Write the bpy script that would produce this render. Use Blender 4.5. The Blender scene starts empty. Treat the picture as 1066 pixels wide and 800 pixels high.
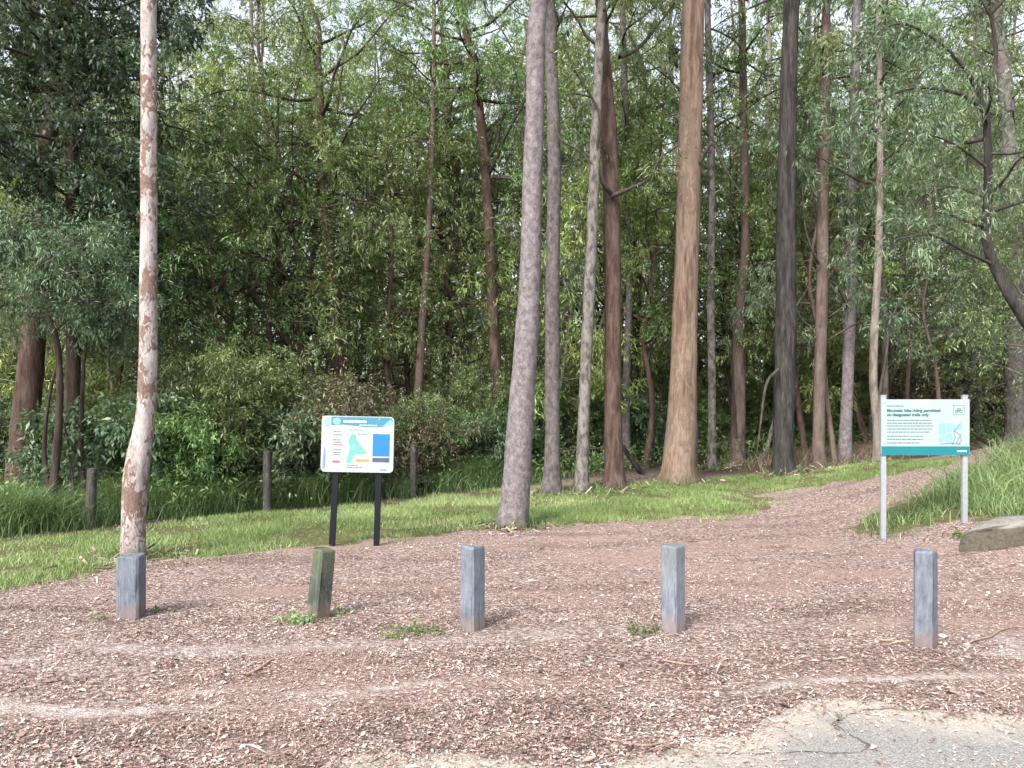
import bpy, math, random
import numpy as np
from mathutils import Vector

SC = bpy.context.scene
COL = SC.collection
F, CX, HY, EYE = 770.0, 533.0, 445.0, 1.6      # photograph: focal length, centre column, horizon row, eye height

# ------------------------------------------------------------------ noise and terrain
def _h(ix, iy, s):
    n = (ix.astype(np.int64) * 374761393 + iy.astype(np.int64) * 668265263 + s * 974711) & 0xffffffff
    n = ((n ^ (n >> 13)) * 1274126177) & 0xffffffff
    return ((n ^ (n >> 16)) & 0xffff) / 65535.0
def vnoise(x, y, s=0):
    x = np.asarray(x, float); y = np.asarray(y, float)
    ix = np.floor(x); iy = np.floor(y); fx = x - ix; fy = y - iy
    fx = fx * fx * (3 - 2 * fx); fy = fy * fy * (3 - 2 * fy)
    a = _h(ix, iy, s); b = _h(ix + 1, iy, s); c = _h(ix, iy + 1, s); d = _h(ix + 1, iy + 1, s)
    return (a * (1 - fx) + b * fx) * (1 - fy) + (c * (1 - fx) + d * fx) * fy
def fbm(x, y, s=0, o=3):
    t = 0; a = .5
    for k in range(o):
        t = t + a * vnoise(x, y, s + k); x = x * 2.03; y = y * 2.03; a *= .5
    return t / (1 - .5 ** o)
def softplus(v, k):
    v = np.asarray(v, float)
    return np.where(v / k > 20, v, k * np.log1p(np.exp(np.minimum(v / k, 20))))
def sstep(a, b, v):
    t = np.clip((v - a) / (b - a), 0, 1); return t * t * (3 - 2 * t)
def gz(x, y):
    x = np.asarray(x, float); y = np.asarray(y, float)
    edge = 5.15 + 0.10 * np.clip(10.3 - y, -4, 3) + 0.10 * np.clip(y - 12, 0, 20)
    bank = 0.235 * softplus(x - edge, .22)
    bank = bank * sstep(6.6, 8.8, y) * (1 - .72 * sstep(13.5, 20, y))
    bank = np.where(bank > 1.2, 1.2 + 1.2 * np.tanh((bank - 1.2) / 1.2), bank)
    right = sstep(-9, 3, x)
    rise = (0.012 + 0.058 * right) * softplus(y - 12.6, .8)
    rise = np.where(rise > 1.2, 1.2 + (rise - 1.2) * .45, rise)
    rise = np.where(rise > 3.0, 3.0 + 3.0 * np.tanh((rise - 3.0) / 3.0), rise)
    n = (fbm(x * .5, y * .5, 5) - .5) * .05 + (fbm(x * 2.1, y * 2.1, 9) - .5) * .03 * sstep(3, 7, y)
    return bank + rise + n * sstep(2.5, 5, y)
def ray(px, py, Y):
    return np.array([(px - CX) / F * Y, Y, EYE - (py - HY) / F * Y])
def hit(px, py):
    ys = np.arange(2.0, 90.0, .02)
    z = EYE - (py - HY) / F * ys
    g = gz((px - CX) / F * ys, ys)
    k = np.where(z <= g)[0]
    Y = ys[k[0]] if len(k) else 60.0
    return np.array([(px - CX) / F * Y, Y, float(gz((px - CX) / F * Y, Y))])
def inpoly(x, y, poly):
    c = np.zeros(x.shape, bool); n = len(poly)
    for i in range(n):
        x0, y0 = poly[i]; x1, y1 = poly[(i + 1) % n]
        if y0 == y1: continue
        t = ((y0 > y) != (y1 > y)) & (x < (x1 - x0) * (y - y0) / (y1 - y0) + x0)
        c ^= t
    return c

# ------------------------------------------------------------------ mesh accumulation
class MB:
    def __init__(s): s.v = []; s.f = []; s.t = []; s.n = 0
    def add(s, V, Q, tint=None):
        V = np.asarray(V, float).reshape(-1, 3); Q = np.asarray(Q, np.int64)
        s.v.append(V); s.f.append(Q + s.n)
        s.t.append(np.full(len(V), .5) if tint is None else np.broadcast_to(np.asarray(tint, float), (len(V),)))
        s.n += len(V)
    def mesh(s, name, mat, smooth=True, origin=(0, 0, 0)):
        me = bpy.data.meshes.new(name)
        V = np.concatenate(s.v) - np.asarray(origin, float)
        me.vertices.add(len(V)); me.vertices.foreach_set('co', V.astype(np.float32).ravel())
        loops = np.concatenate([q.ravel() for q in s.f]).astype(np.int32)
        sizes = np.concatenate([np.full(len(q), q.shape[1]) for q in s.f]).astype(np.int32)
        me.loops.add(len(loops)); me.loops.foreach_set('vertex_index', loops)
        me.polygons.add(len(sizes))
        st = np.concatenate([[0], np.cumsum(sizes)[:-1]]).astype(np.int32)
        me.polygons.foreach_set('loop_start', st)
        try: me.polygons.foreach_set('loop_total', sizes)
        except Exception: pass
        me.polygons.foreach_set('use_smooth', np.full(len(sizes), smooth))
        a = me.attributes.new('tint', 'FLOAT', 'POINT')
        a.data.foreach_set('value', np.concatenate(s.t).astype(np.float32))
        me.update(calc_edges=True); me.validate()
        if mat: me.materials.append(mat)
        return me
    def build(s, name, mat, parent=None, smooth=True, origin=(0, 0, 0)):
        o = bpy.data.objects.new(name, s.mesh(name, mat, smooth, origin)); COL.objects.link(o)
        if parent is not None: o.parent = parent
        else: o.location = origin
        return o
    def box(s, c, size, tint=.5, rot=None):
        h = np.asarray(size, float) / 2
        V = np.array([[x, y, z] for x in (-1, 1) for y in (-1, 1) for z in (-1, 1)], float) * h
        if rot is not None: V = V @ np.asarray(rot).T
        s.add(V + np.asarray(c, float), [[0, 1, 3, 2], [4, 6, 7, 5], [0, 4, 5, 1], [2, 3, 7, 6], [0, 2, 6, 4], [1, 5, 7, 3]], tint)

def spline(P, step):
    P = np.asarray(P, float)
    if len(P) < 3: 
        n = max(2, int(np.linalg.norm(P[-1] - P[0]) / step) + 1)
        t = np.linspace(0, 1, n)[:, None]; return P[0] * (1 - t) + P[-1] * t
    E = np.vstack([2 * P[0] - P[1], P, 2 * P[-1] - P[-2]])
    out = []
    for i in range(1, len(E) - 2):
        d = np.linalg.norm(E[i + 1][:3] - E[i][:3]); n = max(1, int(round(d / step)))
        t = (np.arange(n) / n)[:, None]
        a, b, c, e = E[i - 1], E[i], E[i + 1], E[i + 2]
        out.append(.5 * (2 * b + (c - a) * t + (2 * a - 5 * b + 4 * c - e) * t ** 2 + (3 * b - a - 3 * c + e) * t ** 3))
    out.append(E[-2][None]); return np.vstack(out)
def tube(mb, P, R, sides=8, rough=0.0, seed=0, tint=.5, cap=True, lumps=3.0, roots=0.0):
    P = np.asarray(P, float); R = np.asarray(R, float); n = len(P)
    T = np.gradient(P, axis=0); T /= np.linalg.norm(T, axis=1)[:, None] + 1e-9
    ref = np.array([0, 1., 0]) if abs(T[0][1]) < .8 else np.array([1., 0, 0])
    U = np.empty_like(P); u = ref - T[0] * ref.dot(T[0]); u /= np.linalg.norm(u)
    for i in range(n):
        u = u - T[i] * u.dot(T[i]); u /= np.linalg.norm(u) + 1e-9; U[i] = u
    B = np.cross(T, U)
    a = np.arange(sides) / sides * 2 * math.pi
    rr = np.repeat(R[:, None], sides, 1)
    if rough:
        L = np.concatenate([[0], np.cumsum(np.linalg.norm(np.diff(P, axis=0), axis=1))])
        A, Z = np.meshgrid(np.cos(a) * 1.3 + np.sin(a) * .7 + 5, L)
        A2, _ = np.meshgrid(np.sin(a) * 1.4 + 9, L)
        rr = rr * (1 + rough * (fbm(A * 1.5 + A2, Z * lumps * .5, seed) - .5) * 2 + rough * .6 * (vnoise(A2 * 2.2, Z * lumps, seed + 7) - .5) * 2)
    if roots:
        hh = np.maximum(P[:, 2] - P[0, 2] - .1, 0)[:, None]
        lobes = np.clip(np.sin(a * 4 + seed) + .6 * np.sin(a * 7 + seed * 2.3), 0, 2)[None]
        rr = rr * (1 + roots * np.exp(-hh / .16) * lobes)
        for q in range(9):                       # knots and old branch scars
            k0 = int((q + 1) * n / 11 + (seed * 7 + q * 13) % 5); a0 = (seed * 1.7 + q * 2.4) % 6.283
            da = np.abs((a - a0 + math.pi) % (2 * math.pi) - math.pi)
            dz_ = np.arange(n) - k0
            rr = rr * (1 + .13 * np.exp(-(dz_ / .9) ** 2)[:, None] * np.exp(-(da / .38) ** 2)[None])
    V = P[:, None] + rr[..., None] * (np.cos(a)[None, :, None] * U[:, None] + np.sin(a)[None, :, None] * B[:, None])
    i = np.arange(n - 1)[:, None] * sides; k = np.arange(sides)[None]; k2 = (k + 1) % sides
    Q = np.stack([i + k, i + k2, i + sides + k2, i + sides + k], -1).reshape(-1, 4)
    mb.add(V.reshape(-1, 3), Q, tint)
    if cap:
        c = mb.n
        mb.add(np.vstack([V[-1], P[-1] + T[-1] * R[-1] * .3]), np.array([[q, (q + 1) % sides, sides] for q in range(sides)]), tint)

def tag(o, label, cat, group=None, kind=None):
    if label: o['label'] = label
    if cat: o['category'] = cat
    if group: o['group'] = group
    if kind: o['kind'] = kind
    return o
def empty(name, loc, label=None, cat=None, group=None):
    o = bpy.data.objects.new(name, None); COL.objects.link(o); o.empty_display_size = .2
    o.location = [float(q) for q in loc]; return tag(o, label, cat, group)
def dup(root, loc, rz=0, scale=1.0, label=None, group=None):
    r = root.copy(); COL.objects.link(r); r.location = [float(q) for q in loc]; r.rotation_euler = (0, 0, rz)
    r.scale = (scale,) * 3 if np.isscalar(scale) else scale
    if label: r['label'] = label
    if group: r['group'] = group
    for ch in list(root.children):
        c = ch.copy(); COL.objects.link(c); c.parent = r
        for g in ch.children:
            d = g.copy(); COL.objects.link(d); d.parent = c
    return r

# ------------------------------------------------------------------ materials
def newmat(name):
    m = bpy.data.materials.new(name); m.use_nodes = True
    nt = m.node_tree; nt.nodes.clear()
    out = nt.nodes.new('ShaderNodeOutputMaterial')
    return m, nt, out
class NB:
    def __init__(s, name):
        s.m, s.nt, s.out = newmat(name)
    def n(s, t, **kw):
        nd = s.nt.nodes.new(t)
        for k, v in kw.items():
            if k.startswith('i_'):
                key = k[2:]; key = int(key) if key.isdigit() else key
                if hasattr(v, 'is_output') or isinstance(v, bpy.types.NodeSocket): s.nt.links.new(v, nd.inputs[key])
                else: nd.inputs[key].default_value = v
            else: setattr(nd, k, v)
        return nd
    def link(s, a, b): s.nt.links.new(a, b)
    def ramp(s, fac, stops, interp='LINEAR'):
        nd = s.nt.nodes.new('ShaderNodeValToRGB'); cr = nd.color_ramp; cr.interpolation = interp
        while len(cr.elements) < len(stops): cr.elements.new(.5)
        for e, (p, c) in zip(cr.elements, stops):
            e.position = p; e.color = tuple(c) + (1,) if len(c) == 3 else c
        s.link(fac, nd.inputs[0]); return nd.outputs[0]
    def mix(s, fac, a, b, mode='MIX'):
        nd = s.nt.nodes.new('ShaderNodeMix'); nd.data_type = 'RGBA'; nd.blend_type = mode
        for sock, v in ((nd.inputs[0], fac), (nd.inputs[6], a), (nd.inputs[7], b)):
            if isinstance(v, bpy.types.NodeSocket): s.link(v, sock)
            elif isinstance(v, (tuple, list)): sock.default_value = tuple(v) + ((1,) if len(v) == 3 else ())
            else: sock.default_value = v
        return nd.outputs[2]
    def math(s, op, a, b=0.0, c=None):
        nd = s.nt.nodes.new('ShaderNodeMath'); nd.operation = op
        for i, v in enumerate((a, b, c)):
            if v is None: continue
            if isinstance(v, bpy.types.NodeSocket): s.link(v, nd.inputs[i])
            else: nd.inputs[i].default_value = v
        return nd.outputs[0]
    def noise(s, vec, scale, detail=4, rough=.6, dist=0.0):
        nd = s.n('ShaderNodeTexNoise'); s.link(vec, nd.inputs['Vector'])
        nd.inputs['Scale'].default_value = scale; nd.inputs['Detail'].default_value = detail
        nd.inputs['Roughness'].default_value = rough; nd.inputs['Distortion'].default_value = dist
        return nd.outputs[0]
    def objvec(s, scale=(1, 1, 1), rnd=True, rot=(0, 0, 0)):
        tc = s.n('ShaderNodeTexCoord'); v = tc.outputs['Object']
        if rnd:
            oi = s.n('ShaderNodeObjectInfo')
            mu = s.math('MULTIPLY', oi.outputs['Random'], 37.0)
            ad = s.n('ShaderNodeVectorMath', operation='ADD'); s.link(v, ad.inputs[0]); s.link(mu, ad.inputs[1]); v = ad.outputs[0]
        mp = s.n('ShaderNodeMapping'); s.link(v, mp.inputs[0]); mp.inputs['Scale'].default_value = scale; mp.inputs['Rotation'].default_value = rot
        return mp.outputs[0]
    def attr(s, name):
        a = s.n('ShaderNodeAttribute'); a.attribute_name = name; return a.outputs['Fac']
    def bsdf(s, col, rough=.9, bump=None, bstr=.3, bdist=.02, spec=.3, metal=0.0):
        b = s.n('ShaderNodeBsdfPrincipled')
        if isinstance(col, bpy.types.NodeSocket): s.link(col, b.inputs['Base Color'])
        else: b.inputs['Base Color'].default_value = tuple(col) + (1,)
        if isinstance(rough, bpy.types.NodeSocket): s.link(rough, b.inputs['Roughness'])
        else: b.inputs['Roughness'].default_value = rough
        b.inputs['Specular IOR Level'].default_value = spec; b.inputs['Metallic'].default_value = metal
        if bump is not None:
            bn = s.n('ShaderNodeBump'); bn.inputs['Strength'].default_value = bstr; bn.inputs['Distance'].default_value = bdist
            s.link(bump, bn.inputs['Height']); s.link(bn.outputs[0], b.inputs['Normal'])
        s.link(b.outputs[0], s.out.inputs['Surface']); return b

def leaf_mat(name, dark, mid, light, trans=.35, rough=.45, var=.35):
    b = NB(name)
    dark, mid, light = [tuple(q * LEAF for q in c) for c in (dark, mid, light)]
    t = b.attr('tint')
    col = b.ramp(t, [(0, dark), (.5, mid), (.88, light), (1.0, tuple(min(1, q * 1.25) for q in light))])
    oi = b.n('ShaderNodeObjectInfo')
    hs = b.n('ShaderNodeHueSaturation'); b.link(col, hs.inputs['Color'])
    r = oi.outputs['Random']
    b.link(b.math('MULTIPLY_ADD', r, .05, .475), hs.inputs['Hue'])
    b.link(b.math('MULTIPLY_ADD', r, var, 1 - var / 2), hs.inputs['Value'])
    p = b.n('ShaderNodeBsdfPrincipled'); b.link(hs.outputs[0], p.inputs['Base Color'])
    p.inputs['Roughness'].default_value = rough; p.inputs['Specular IOR Level'].default_value = .35
    tr = b.n('ShaderNodeBsdfTranslucent')
    tc = b.mix(.5, hs.outputs[0], (.22, .30, .05), 'MIX'); b.link(tc, tr.inputs[0])
    mx = b.n('ShaderNodeMixShader'); mx.inputs[0].default_value = trans
    b.link(p.outputs[0], mx.inputs[1]); b.link(tr.outputs[0], mx.inputs[2]); b.link(mx.outputs[0], b.out.inputs[0])
    return b.m

def bark_mat(name, cols, scale=6, stretch=.25, lo=.35, hi=.65, fine=.35, bump=.5, moss=None, patch=None):
    b = NB(name)
    v = b.objvec((1, 1, stretch))
    cols = [tuple(q * BARK for q in c) for c in cols]
    if patch: patch = (tuple(tuple(q * BARK for q in c) for c in patch[0]), patch[1], patch[2])
    n1 = b.noise(v, scale, 5, .65, .4)
    k = len(cols)
    col = b.ramp(n1, [(lo + (hi - lo) * i / (k - 1), c) for i, c in enumerate(cols)])
    v2 = b.objvec((1, 1, stretch * .5)); n2 = b.noise(v2, scale * 7, 6, .7)
    col = b.mix(fine, col, b.ramp(n2, [(.3, (.25, .25, .25)), (.7, (1.5, 1.5, 1.5))]), 'MULTIPLY')
    if patch:                                    # crisp shed-bark patches
        pc, ps, thr = patch
        v3 = b.objvec((1, 1, .55)); n3 = b.noise(v3, ps, 3, .6, .8)
        n4 = b.noise(v3, ps * .22, 2, .5)
        m3 = b.math('ADD', n3, b.math('MULTIPLY', b.math('SUBTRACT', n4, .5), .85))
        msk = b.ramp(m3, [(thr, (0, 0, 0)), (thr + .03, (1, 1, 1))])
        pcol = b.ramp(b.noise(v3, ps * 2.3, 3), [(.35, pc[0]), (.6, pc[1])])
        col = b.mix(msk, col, pcol)
    if moss:                                     # stain near the butt, where the bark holds damp
        tc = b.n('ShaderNodeTexCoord'); sp = b.n('ShaderNodeSeparateXYZ'); b.link(tc.outputs['Object'], sp.inputs[0])
        hgt = b.math('ADD', sp.outputs[2], b.math('MULTIPLY', b.noise(b.objvec(), 7, 3), -1.1 * moss[1]))
        mk = b.ramp(b.math('DIVIDE', b.math('ADD', hgt, moss[1]), moss[1] * 2), [(.15, (1, 1, 1)), (.5, (0, 0, 0))])
        col = b.mix(b.math('MULTIPLY', mk, .85), col, b.ramp(n2, [(.35, tuple(q * .5 for q in moss[0])), (.65, moss[0])]))
    h = b.math('ADD', b.math('MULTIPLY', n2, .7), n1)
    b.bsdf(col, .92, h, bump, .03, .15)
    return b.m

BARK = .46
LEAF = 2.3
M = {}
M['spotted'] = bark_mat('spotted_bark', [(.42, .35, .33), (.66, .59, .57), (.80, .75, .74)], 11, .45, .34, .62, .4, .4,
                        patch=(((.25, .165, .135), (.38, .27, .22)), 16, .52), moss=((.15, .10, .09), .35))
M['lilac'] = bark_mat('grey_lilac_bark', [(.22, .185, .19), (.36, .315, .33), (.50, .455, .475)], 13, .75, .34, .66, .55, .7, moss=((.09, .085, .04), .5))
M['grey'] = bark_mat('grey_bark', [(.14, .122, .118), (.25, .22, .215), (.36, .325, .32)], 12, .6, .34, .66, .45, .7)
M['mottled'] = bark_mat('mottled_grey_bark', [(.16, .15, .13), (.34, .31, .28), (.46, .43, .40)], 10, .5, .4, .6, .35, .5)
M['redbrown'] = bark_mat('red_brown_bark', [(.11, .070, .056), (.21, .140, .115), (.31, .225, .19)], 9, .25, .34, .66, .5, .9)
M['salmon'] = bark_mat('salmon_bark', [(.22, .15, .122), (.40, .275, .205), (.53, .385, .30), (.34, .275, .24)], 6, .14, .36, .66, .5, .5,
                       patch=(((.32, .215, .165), (.36, .27, .22)), 6, .56), moss=((.15, .125, .085), .9))
M['dark'] = bark_mat('dark_rough_bark', [(.045, .043, .04), (.10, .092, .086), (.17, .158, .15)], 12, .15, .35, .65, .6, 1.0)
M['pinkish'] = bark_mat('pinkish_bark', [(.16, .11, .09), (.26, .19, .165), (.33, .26, .23)], 8, .25, .34, .66, .45, .6)
M['pale'] = bark_mat('pale_cream_bark', [(.24, .20, .17), (.40, .35, .30), (.50, .46, .41)], 8, .3, .36, .64, .35, .4)
M['brown'] = bark_mat('brown_bark', [(.055, .042, .035), (.11, .085, .07), (.17, .135, .11)], 9, .2, .34, .66, .5, .9)
M['twig'] = bark_mat('limb_bark', [(.07, .058, .05), (.13, .11, .095), (.20, .17, .15)], 14, .3, .34, .66, .4, .5)

M['leaf_olive'] = leaf_mat('olive_leaf', (.026, .036, .014), (.058, .080, .030), (.125, .145, .075))
M['leaf_green'] = leaf_mat('mid_green_leaf', (.022, .040, .014), (.052, .088, .028), (.11, .155, .065))
M['leaf_dark'] = leaf_mat('dark_glossy_leaf', (.007, .016, .011), (.018, .033, .021), (.055, .080, .055), .2, .4)
M['leaf_grey'] = leaf_mat('grey_green_leaf', (.018, .033, .018), (.042, .067, .038), (.098, .128, .080), .3, .45)
M['leaf_far_lit'] = leaf_mat('painted_sunlit_far_leaf', (.060, .075, .030), (.12, .14, .060), (.21, .22, .12), .4)  # sunlight on the distant foliage is painted in as paler leaf tones
M['leaf_yellow'] = leaf_mat('yellow_green_leaf', (.045, .062, .016), (.105, .135, .040), (.20, .22, .09), .45)
M['leaf_dry'] = leaf_mat('dry_brown_leaf', (.022, .017, .012), (.055, .042, .030), (.105, .085, .062), .3, .7)
M['grass'] = leaf_mat('lawn_grass', (.045, .066, .020), (.092, .140, .050), (.185, .215, .105), .3, .55, 0)
M['tallgrass'] = leaf_mat('tall_grass', (.014, .028, .010), (.038, .064, .023), (.118, .150, .068), .3, .5, 0)
M['drygrass'] = leaf_mat('dry_grass', (.035, .024, .018), (.085, .060, .045), (.16, .125, .095), .3, .7, 0)

def ground_mat():
    b = NB('woodchip_ground')
    tc = b.n('ShaderNodeTexCoord'); v = tc.outputs['Object']
    def mp(sc, rz=0):
        m = b.n('ShaderNodeMapping'); b.link(v, m.inputs[0]); m.inputs['Scale'].default_value = sc; m.inputs['Rotation'].default_value = (0, 0, rz); return m.outputs[0]
    vor = b.n('ShaderNodeTexVoronoi'); b.link(mp((1, 1.5, 1), .3), vor.inputs['Vector']); vor.inputs['Scale'].default_value = 42
    sx = b.n('ShaderNodeSeparateXYZ'); b.link(vor.outputs['Color'], sx.inputs[0])
    chips = b.ramp(sx.outputs[0], [(0, (.10, .07, .066)), (.3, (.20, .138, .122)), (.55, (.31, .22, .192)), (.8, (.41, .31, .275)), (.93, (.50, .43, .405)), (1, (.60, .55, .52))])
    n_f = b.noise(v, 55, 5, .7)
    chips = b.mix(.5, chips, b.ramp(n_f, [(.3, (.4, .4, .4)), (.7, (1.5, 1.5, 1.5))]), 'MULTIPLY')
    soil = b.ramp(b.noise(v, 30, 5, .75), [(.3, (.21, .145, .122)), (.5, (.33, .235, .20)), (.7, (.44, .34, .30))])
    jit = b.math('MULTIPLY', b.math('SUBTRACT', b.noise(v, 8, 6, .75), .5), .26)
    soilm = b.ramp(b.math('ADD', b.attr('bare'), jit), [(.50, (0, 0, 0)), (.68, (1, 1, 1))])
    col = b.mix(b.math('MULTIPLY', soilm, .7), chips, soil)
    st = b.math('ADD', b.attr('drift'), jit)
    pale = b.ramp(st, [(.37, (1, 1, 1)), (.45, (0, 0, 0))]); dk = b.ramp(st, [(.58, (0, 0, 0)), (.70, (1, 1, 1))])
    pale = b.math('MULTIPLY', pale, b.ramp(b.noise(v, 2.6, 5, .7, .5), [(.35, (.1, .1, .1)), (.52, (1, 1, 1))]))
    nearm = b.attr('near')
    col = b.mix(b.math('MULTIPLY', b.math('MULTIPLY', pale, nearm), .8), col, b.ramp(n_f, [(.3, (.38, .33, .305)), (.6, (.58, .53, .50))]))
    col = b.mix(b.math('MULTIPLY', dk, .28), col, b.ramp(n_f, [(.3, (.05, .037, .035)), (.7, (.13, .10, .09))]))
    col = b.mix(.8, col, b.ramp(b.noise(v, 13, 6, .8), [(.32, (.6, .58, .57)), (.5, (1, 1, 1)), (.68, (1.35, 1.33, 1.32))]), 'MULTIPLY')
    lawn = b.attr('lawn')
    lm = b.math('ADD', lawn, b.math('MULTIPLY', b.math('SUBTRACT', b.noise(v, 3.5, 5, .7), .5), 1.3))
    lm = b.ramp(lm, [(.42, (0, 0, 0)), (.58, (1, 1, 1))])
    lc = b.ramp(b.noise(v, 9, 5, .7), [(.3, (.06, .075, .028)), (.5, (.12, .125, .05)), (.68, (.22, .17, .12))])
    col = b.mix(lm, col, lc)
    fl = b.attr('forest')
    fc = b.ramp(b.noise(v, 12, 6, .75), [(.3, (.035, .027, .02)), (.55, (.085, .065, .046)), (.75, (.15, .12, .085))])
    col = b.mix(fl, col, fc)
    h = b.math('ADD', b.math('MULTIPLY', vor.outputs['Distance'], -.6), b.math('MULTIPLY', n_f, 1.2))
    b.bsdf(col, .95, h, .9, .03, .15)
    return b.m
def litter_mat():
    b = NB('bark_chips')
    t = b.attr('tint')
    col = b.ramp(t, [(0, (.07, .05, .046)), (.18, (.17, .113, .096)), (.42, (.31, .213, .183)), (.62, (.42, .315, .275)), (.78, (.46, .38, .34)), (.92, (.55, .495, .455)), (1, (.62, .58, .545))])
    n = b.noise(b.objvec((1, 1, 1), False), 90, 3, .6)
    col = b.mix(.4, col, b.ramp(n, [(.3, (.5, .5, .5)), (.7, (1.4, 1.4, 1.4))]), 'MULTIPLY')
    b.bsdf(col, .85, None, spec=.25); return b.m
def carpark_mat():
    b = NB('worn_bitumen')
    v = b.objvec((1, 1, 1), False)
    n1 = b.noise(v, 110, 4, .75); n2 = b.noise(v, 3.2, 6, .75, .8); n3 = b.noise(v, 14, 5, .7)
    base = b.ramp(n1, [(.32, (.095, .092, .09)), (.5, (.215, .208, .20)), (.68, (.41, .395, .38))])
    sand = b.ramp(b.noise(v, 70, 5, .75), [(.3, (.25, .21, .17)), (.55, (.43, .385, .325)), (.75, (.58, .54, .49))])
    e = b.attr('edge')
    m = b.ramp(b.math('ADD', e, b.math('MULTIPLY', b.math('SUBTRACT', n2, .5), 1.1)), [(.20, (0, 0, 0)), (.85, (1, 1, 1))])
    m = b.math('MULTIPLY', m, b.ramp(n3, [(.25, (.35, .35, .35)), (.6, (1, 1, 1))]))
    col = b.mix(m, base, sand)
    moss = b.math('MULTIPLY', b.ramp(b.noise(v, 2.3, 5, .7), [(.52, (0, 0, 0)), (.66, (1, 1, 1))]), e)
    col = b.mix(b.math('MULTIPLY', moss, .55), col, (.17, .15, .075))
    b.bsdf(col, .9, n1, .5, .01, .2); return b.m
def timber_mat(name, cols, green=0.0):
    b = NB(name)
    v = b.objvec((1, 1, .22)); n1 = b.noise(v, 34, 6, .75, .5); n2 = b.noise(b.objvec(), 5, 5, .7)
    col = b.ramp(n1, [(.3, cols[0]), (.5, cols[1]), (.7, cols[2])])
    col = b.mix(.5, col, b.ramp(n2, [(.3, (.55, .55, .55)), (.7, (1.3, 1.3, 1.3))]), 'MULTIPLY')
    n5 = b.noise(b.objvec((1, 1, .045)), 42, 3, .6, .2)
    col = b.mix(.9, col, b.ramp(n5, [(.33, (.22, .21, .20)), (.40, (1, 1, 1))]), 'MULTIPLY')
    col = b.mix(b.math('MULTIPLY', b.ramp(b.noise(b.objvec(), 13, 5, .75), [(.55, (0, 0, 0)), (.68, (1, 1, 1))]), .5), col, (.20, .19, .165))
    tc = b.n('ShaderNodeTexCoord'); sp = b.n('ShaderNodeSeparateXYZ'); b.link(tc.outputs['Object'], sp.inputs[0])
    mud = b.ramp(b.math('SUBTRACT', sp.outputs[2], b.math('MULTIPLY', n2, .16)), [(0.0, (1, 1, 1)), (.06, (0, 0, 0))])
    col = b.mix(b.math('MULTIPLY', mud, .45), col, (.20, .125, .095))
    if green:
        tp = b.ramp(b.math('ADD', sp.outputs[2], b.math('MULTIPLY', n2, .5)), [(.55, (0, 0, 0)), (.95, (1, 1, 1))])
        col = b.mix(b.math('MULTIPLY', tp, green), col, (.11, .13, .06))
    b.bsdf(col, .8, n1, .6, .006, .3); return b.m
def plain(name, col, rough=.6, spec=.4, var=.12, scale=20, metal=0.0):
    b = NB(name); n = b.noise(b.objvec(), scale, 4, .6)
    c = b.ramp(n, [(.3, tuple(q * (1 - var) for q in col)), (.7, tuple(min(1, q * (1 + var)) for q in col))])
    b.bsdf(c, rough, None, spec=spec, metal=metal); return b.m
M['ground'] = ground_mat(); M['litter'] = litter_mat(); M['carpark'] = carpark_mat()
M['post_blue'] = timber_mat('weathered_blue_grey_timber', [(.072, .084, .106), (.118, .135, .168), (.17, .19, .228)])
M['post_green'] = timber_mat('mossy_grey_timber', [(.025, .034, .022), (.055, .066, .052), (.10, .108, .10)], .6)
M['post_pale'] = timber_mat('pale_lichened_timber', [(.09, .102, .124), (.14, .157, .19), (.20, .217, .25)], .22)
M['fence_wood'] = timber_mat('old_fence_timber', [(.022, .020, .018), (.046, .041, .037), (.08, .074, .066)])
M['wire'] = plain('galvanised_wire', (.12, .12, .115), .5, .5, .2, 20, .6)
M['galv'] = plain('galvanised_steel', (.28, .30, .315), .45, .5, .10, 25, .25)
M['navy'] = plain('navy_black_paint', (.006, .007, .013), .55, .15)
M['white'] = plain('sign_white', (.30, .337, .35), .5, .3, .07, 5)
M['mint'] = plain('sign_mint_white', (.255, .32, .32), .5, .3, .07, 4)
def ink(n, c): M[n] = plain('ink_' + n, tuple(q * .62 for q in c), .45, .35, .05, 9)
ink('teal', (.010, .215, .245)); ink('teal_text', (.02, .13, .14)); ink('grey_text', (.09, .15, .155)); ink('blue', (.012, .20, .66))
ink('header_blue', (.06, .25, .38)); ink('logo_green', (.25, .62, .50)); ink('map_green', (.16, .46, .41)); ink('red', (.55, .10, .09)); ink('orange', (.70, .30, .10))
ink('slate', (.07, .10, .19)); ink('pale_blue', (.26, .47, .62)); ink('pink', (.78, .62, .68)); ink('violet', (.22, .28, .62)); ink('pure', (.82, .85, .86)); ink('cyan_light', (.25, .50, .60))
M['stone'] = plain('pale_stone', (.52, .47, .43), .9, .2, .3, 18)
M['stick'] = plain('dry_stick', (.24, .17, .13), .9, .2, .35, 30)
M['tanbark'] = plain('tan_bark_strip', (.36, .25, .175), .9, .2, .25, 30)
def slab_mat():
    b = NB('old_concrete'); v = b.objvec()
    n = b.noise(v, 26, 6, .75); n2 = b.noise(v, 2.4, 4, .6)
    col = b.ramp(n, [(.3, (.13, .122, .11)), (.5, (.22, .208, .19)), (.7, (.34, .32, .30))])
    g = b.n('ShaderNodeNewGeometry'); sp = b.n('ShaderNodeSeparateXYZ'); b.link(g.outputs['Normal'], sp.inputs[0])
    side_mask = b.ramp(b.math('ADD', sp.outputs[2], b.math('MULTIPLY', n2, -.35)), [(.45, (1, 1, 1)), (.72, (0, 0, 0))])  # darker brown on faces that do not point upward
    col = b.mix(b.math('MULTIPLY', side_mask, .85), col, b.ramp(n, [(.3, (.026, .022, .016)), (.7, (.085, .07, .05))]))
    b.bsdf(col, .95, n, .8, .02, .2); return b.m
M['slab'] = slab_mat()
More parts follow.
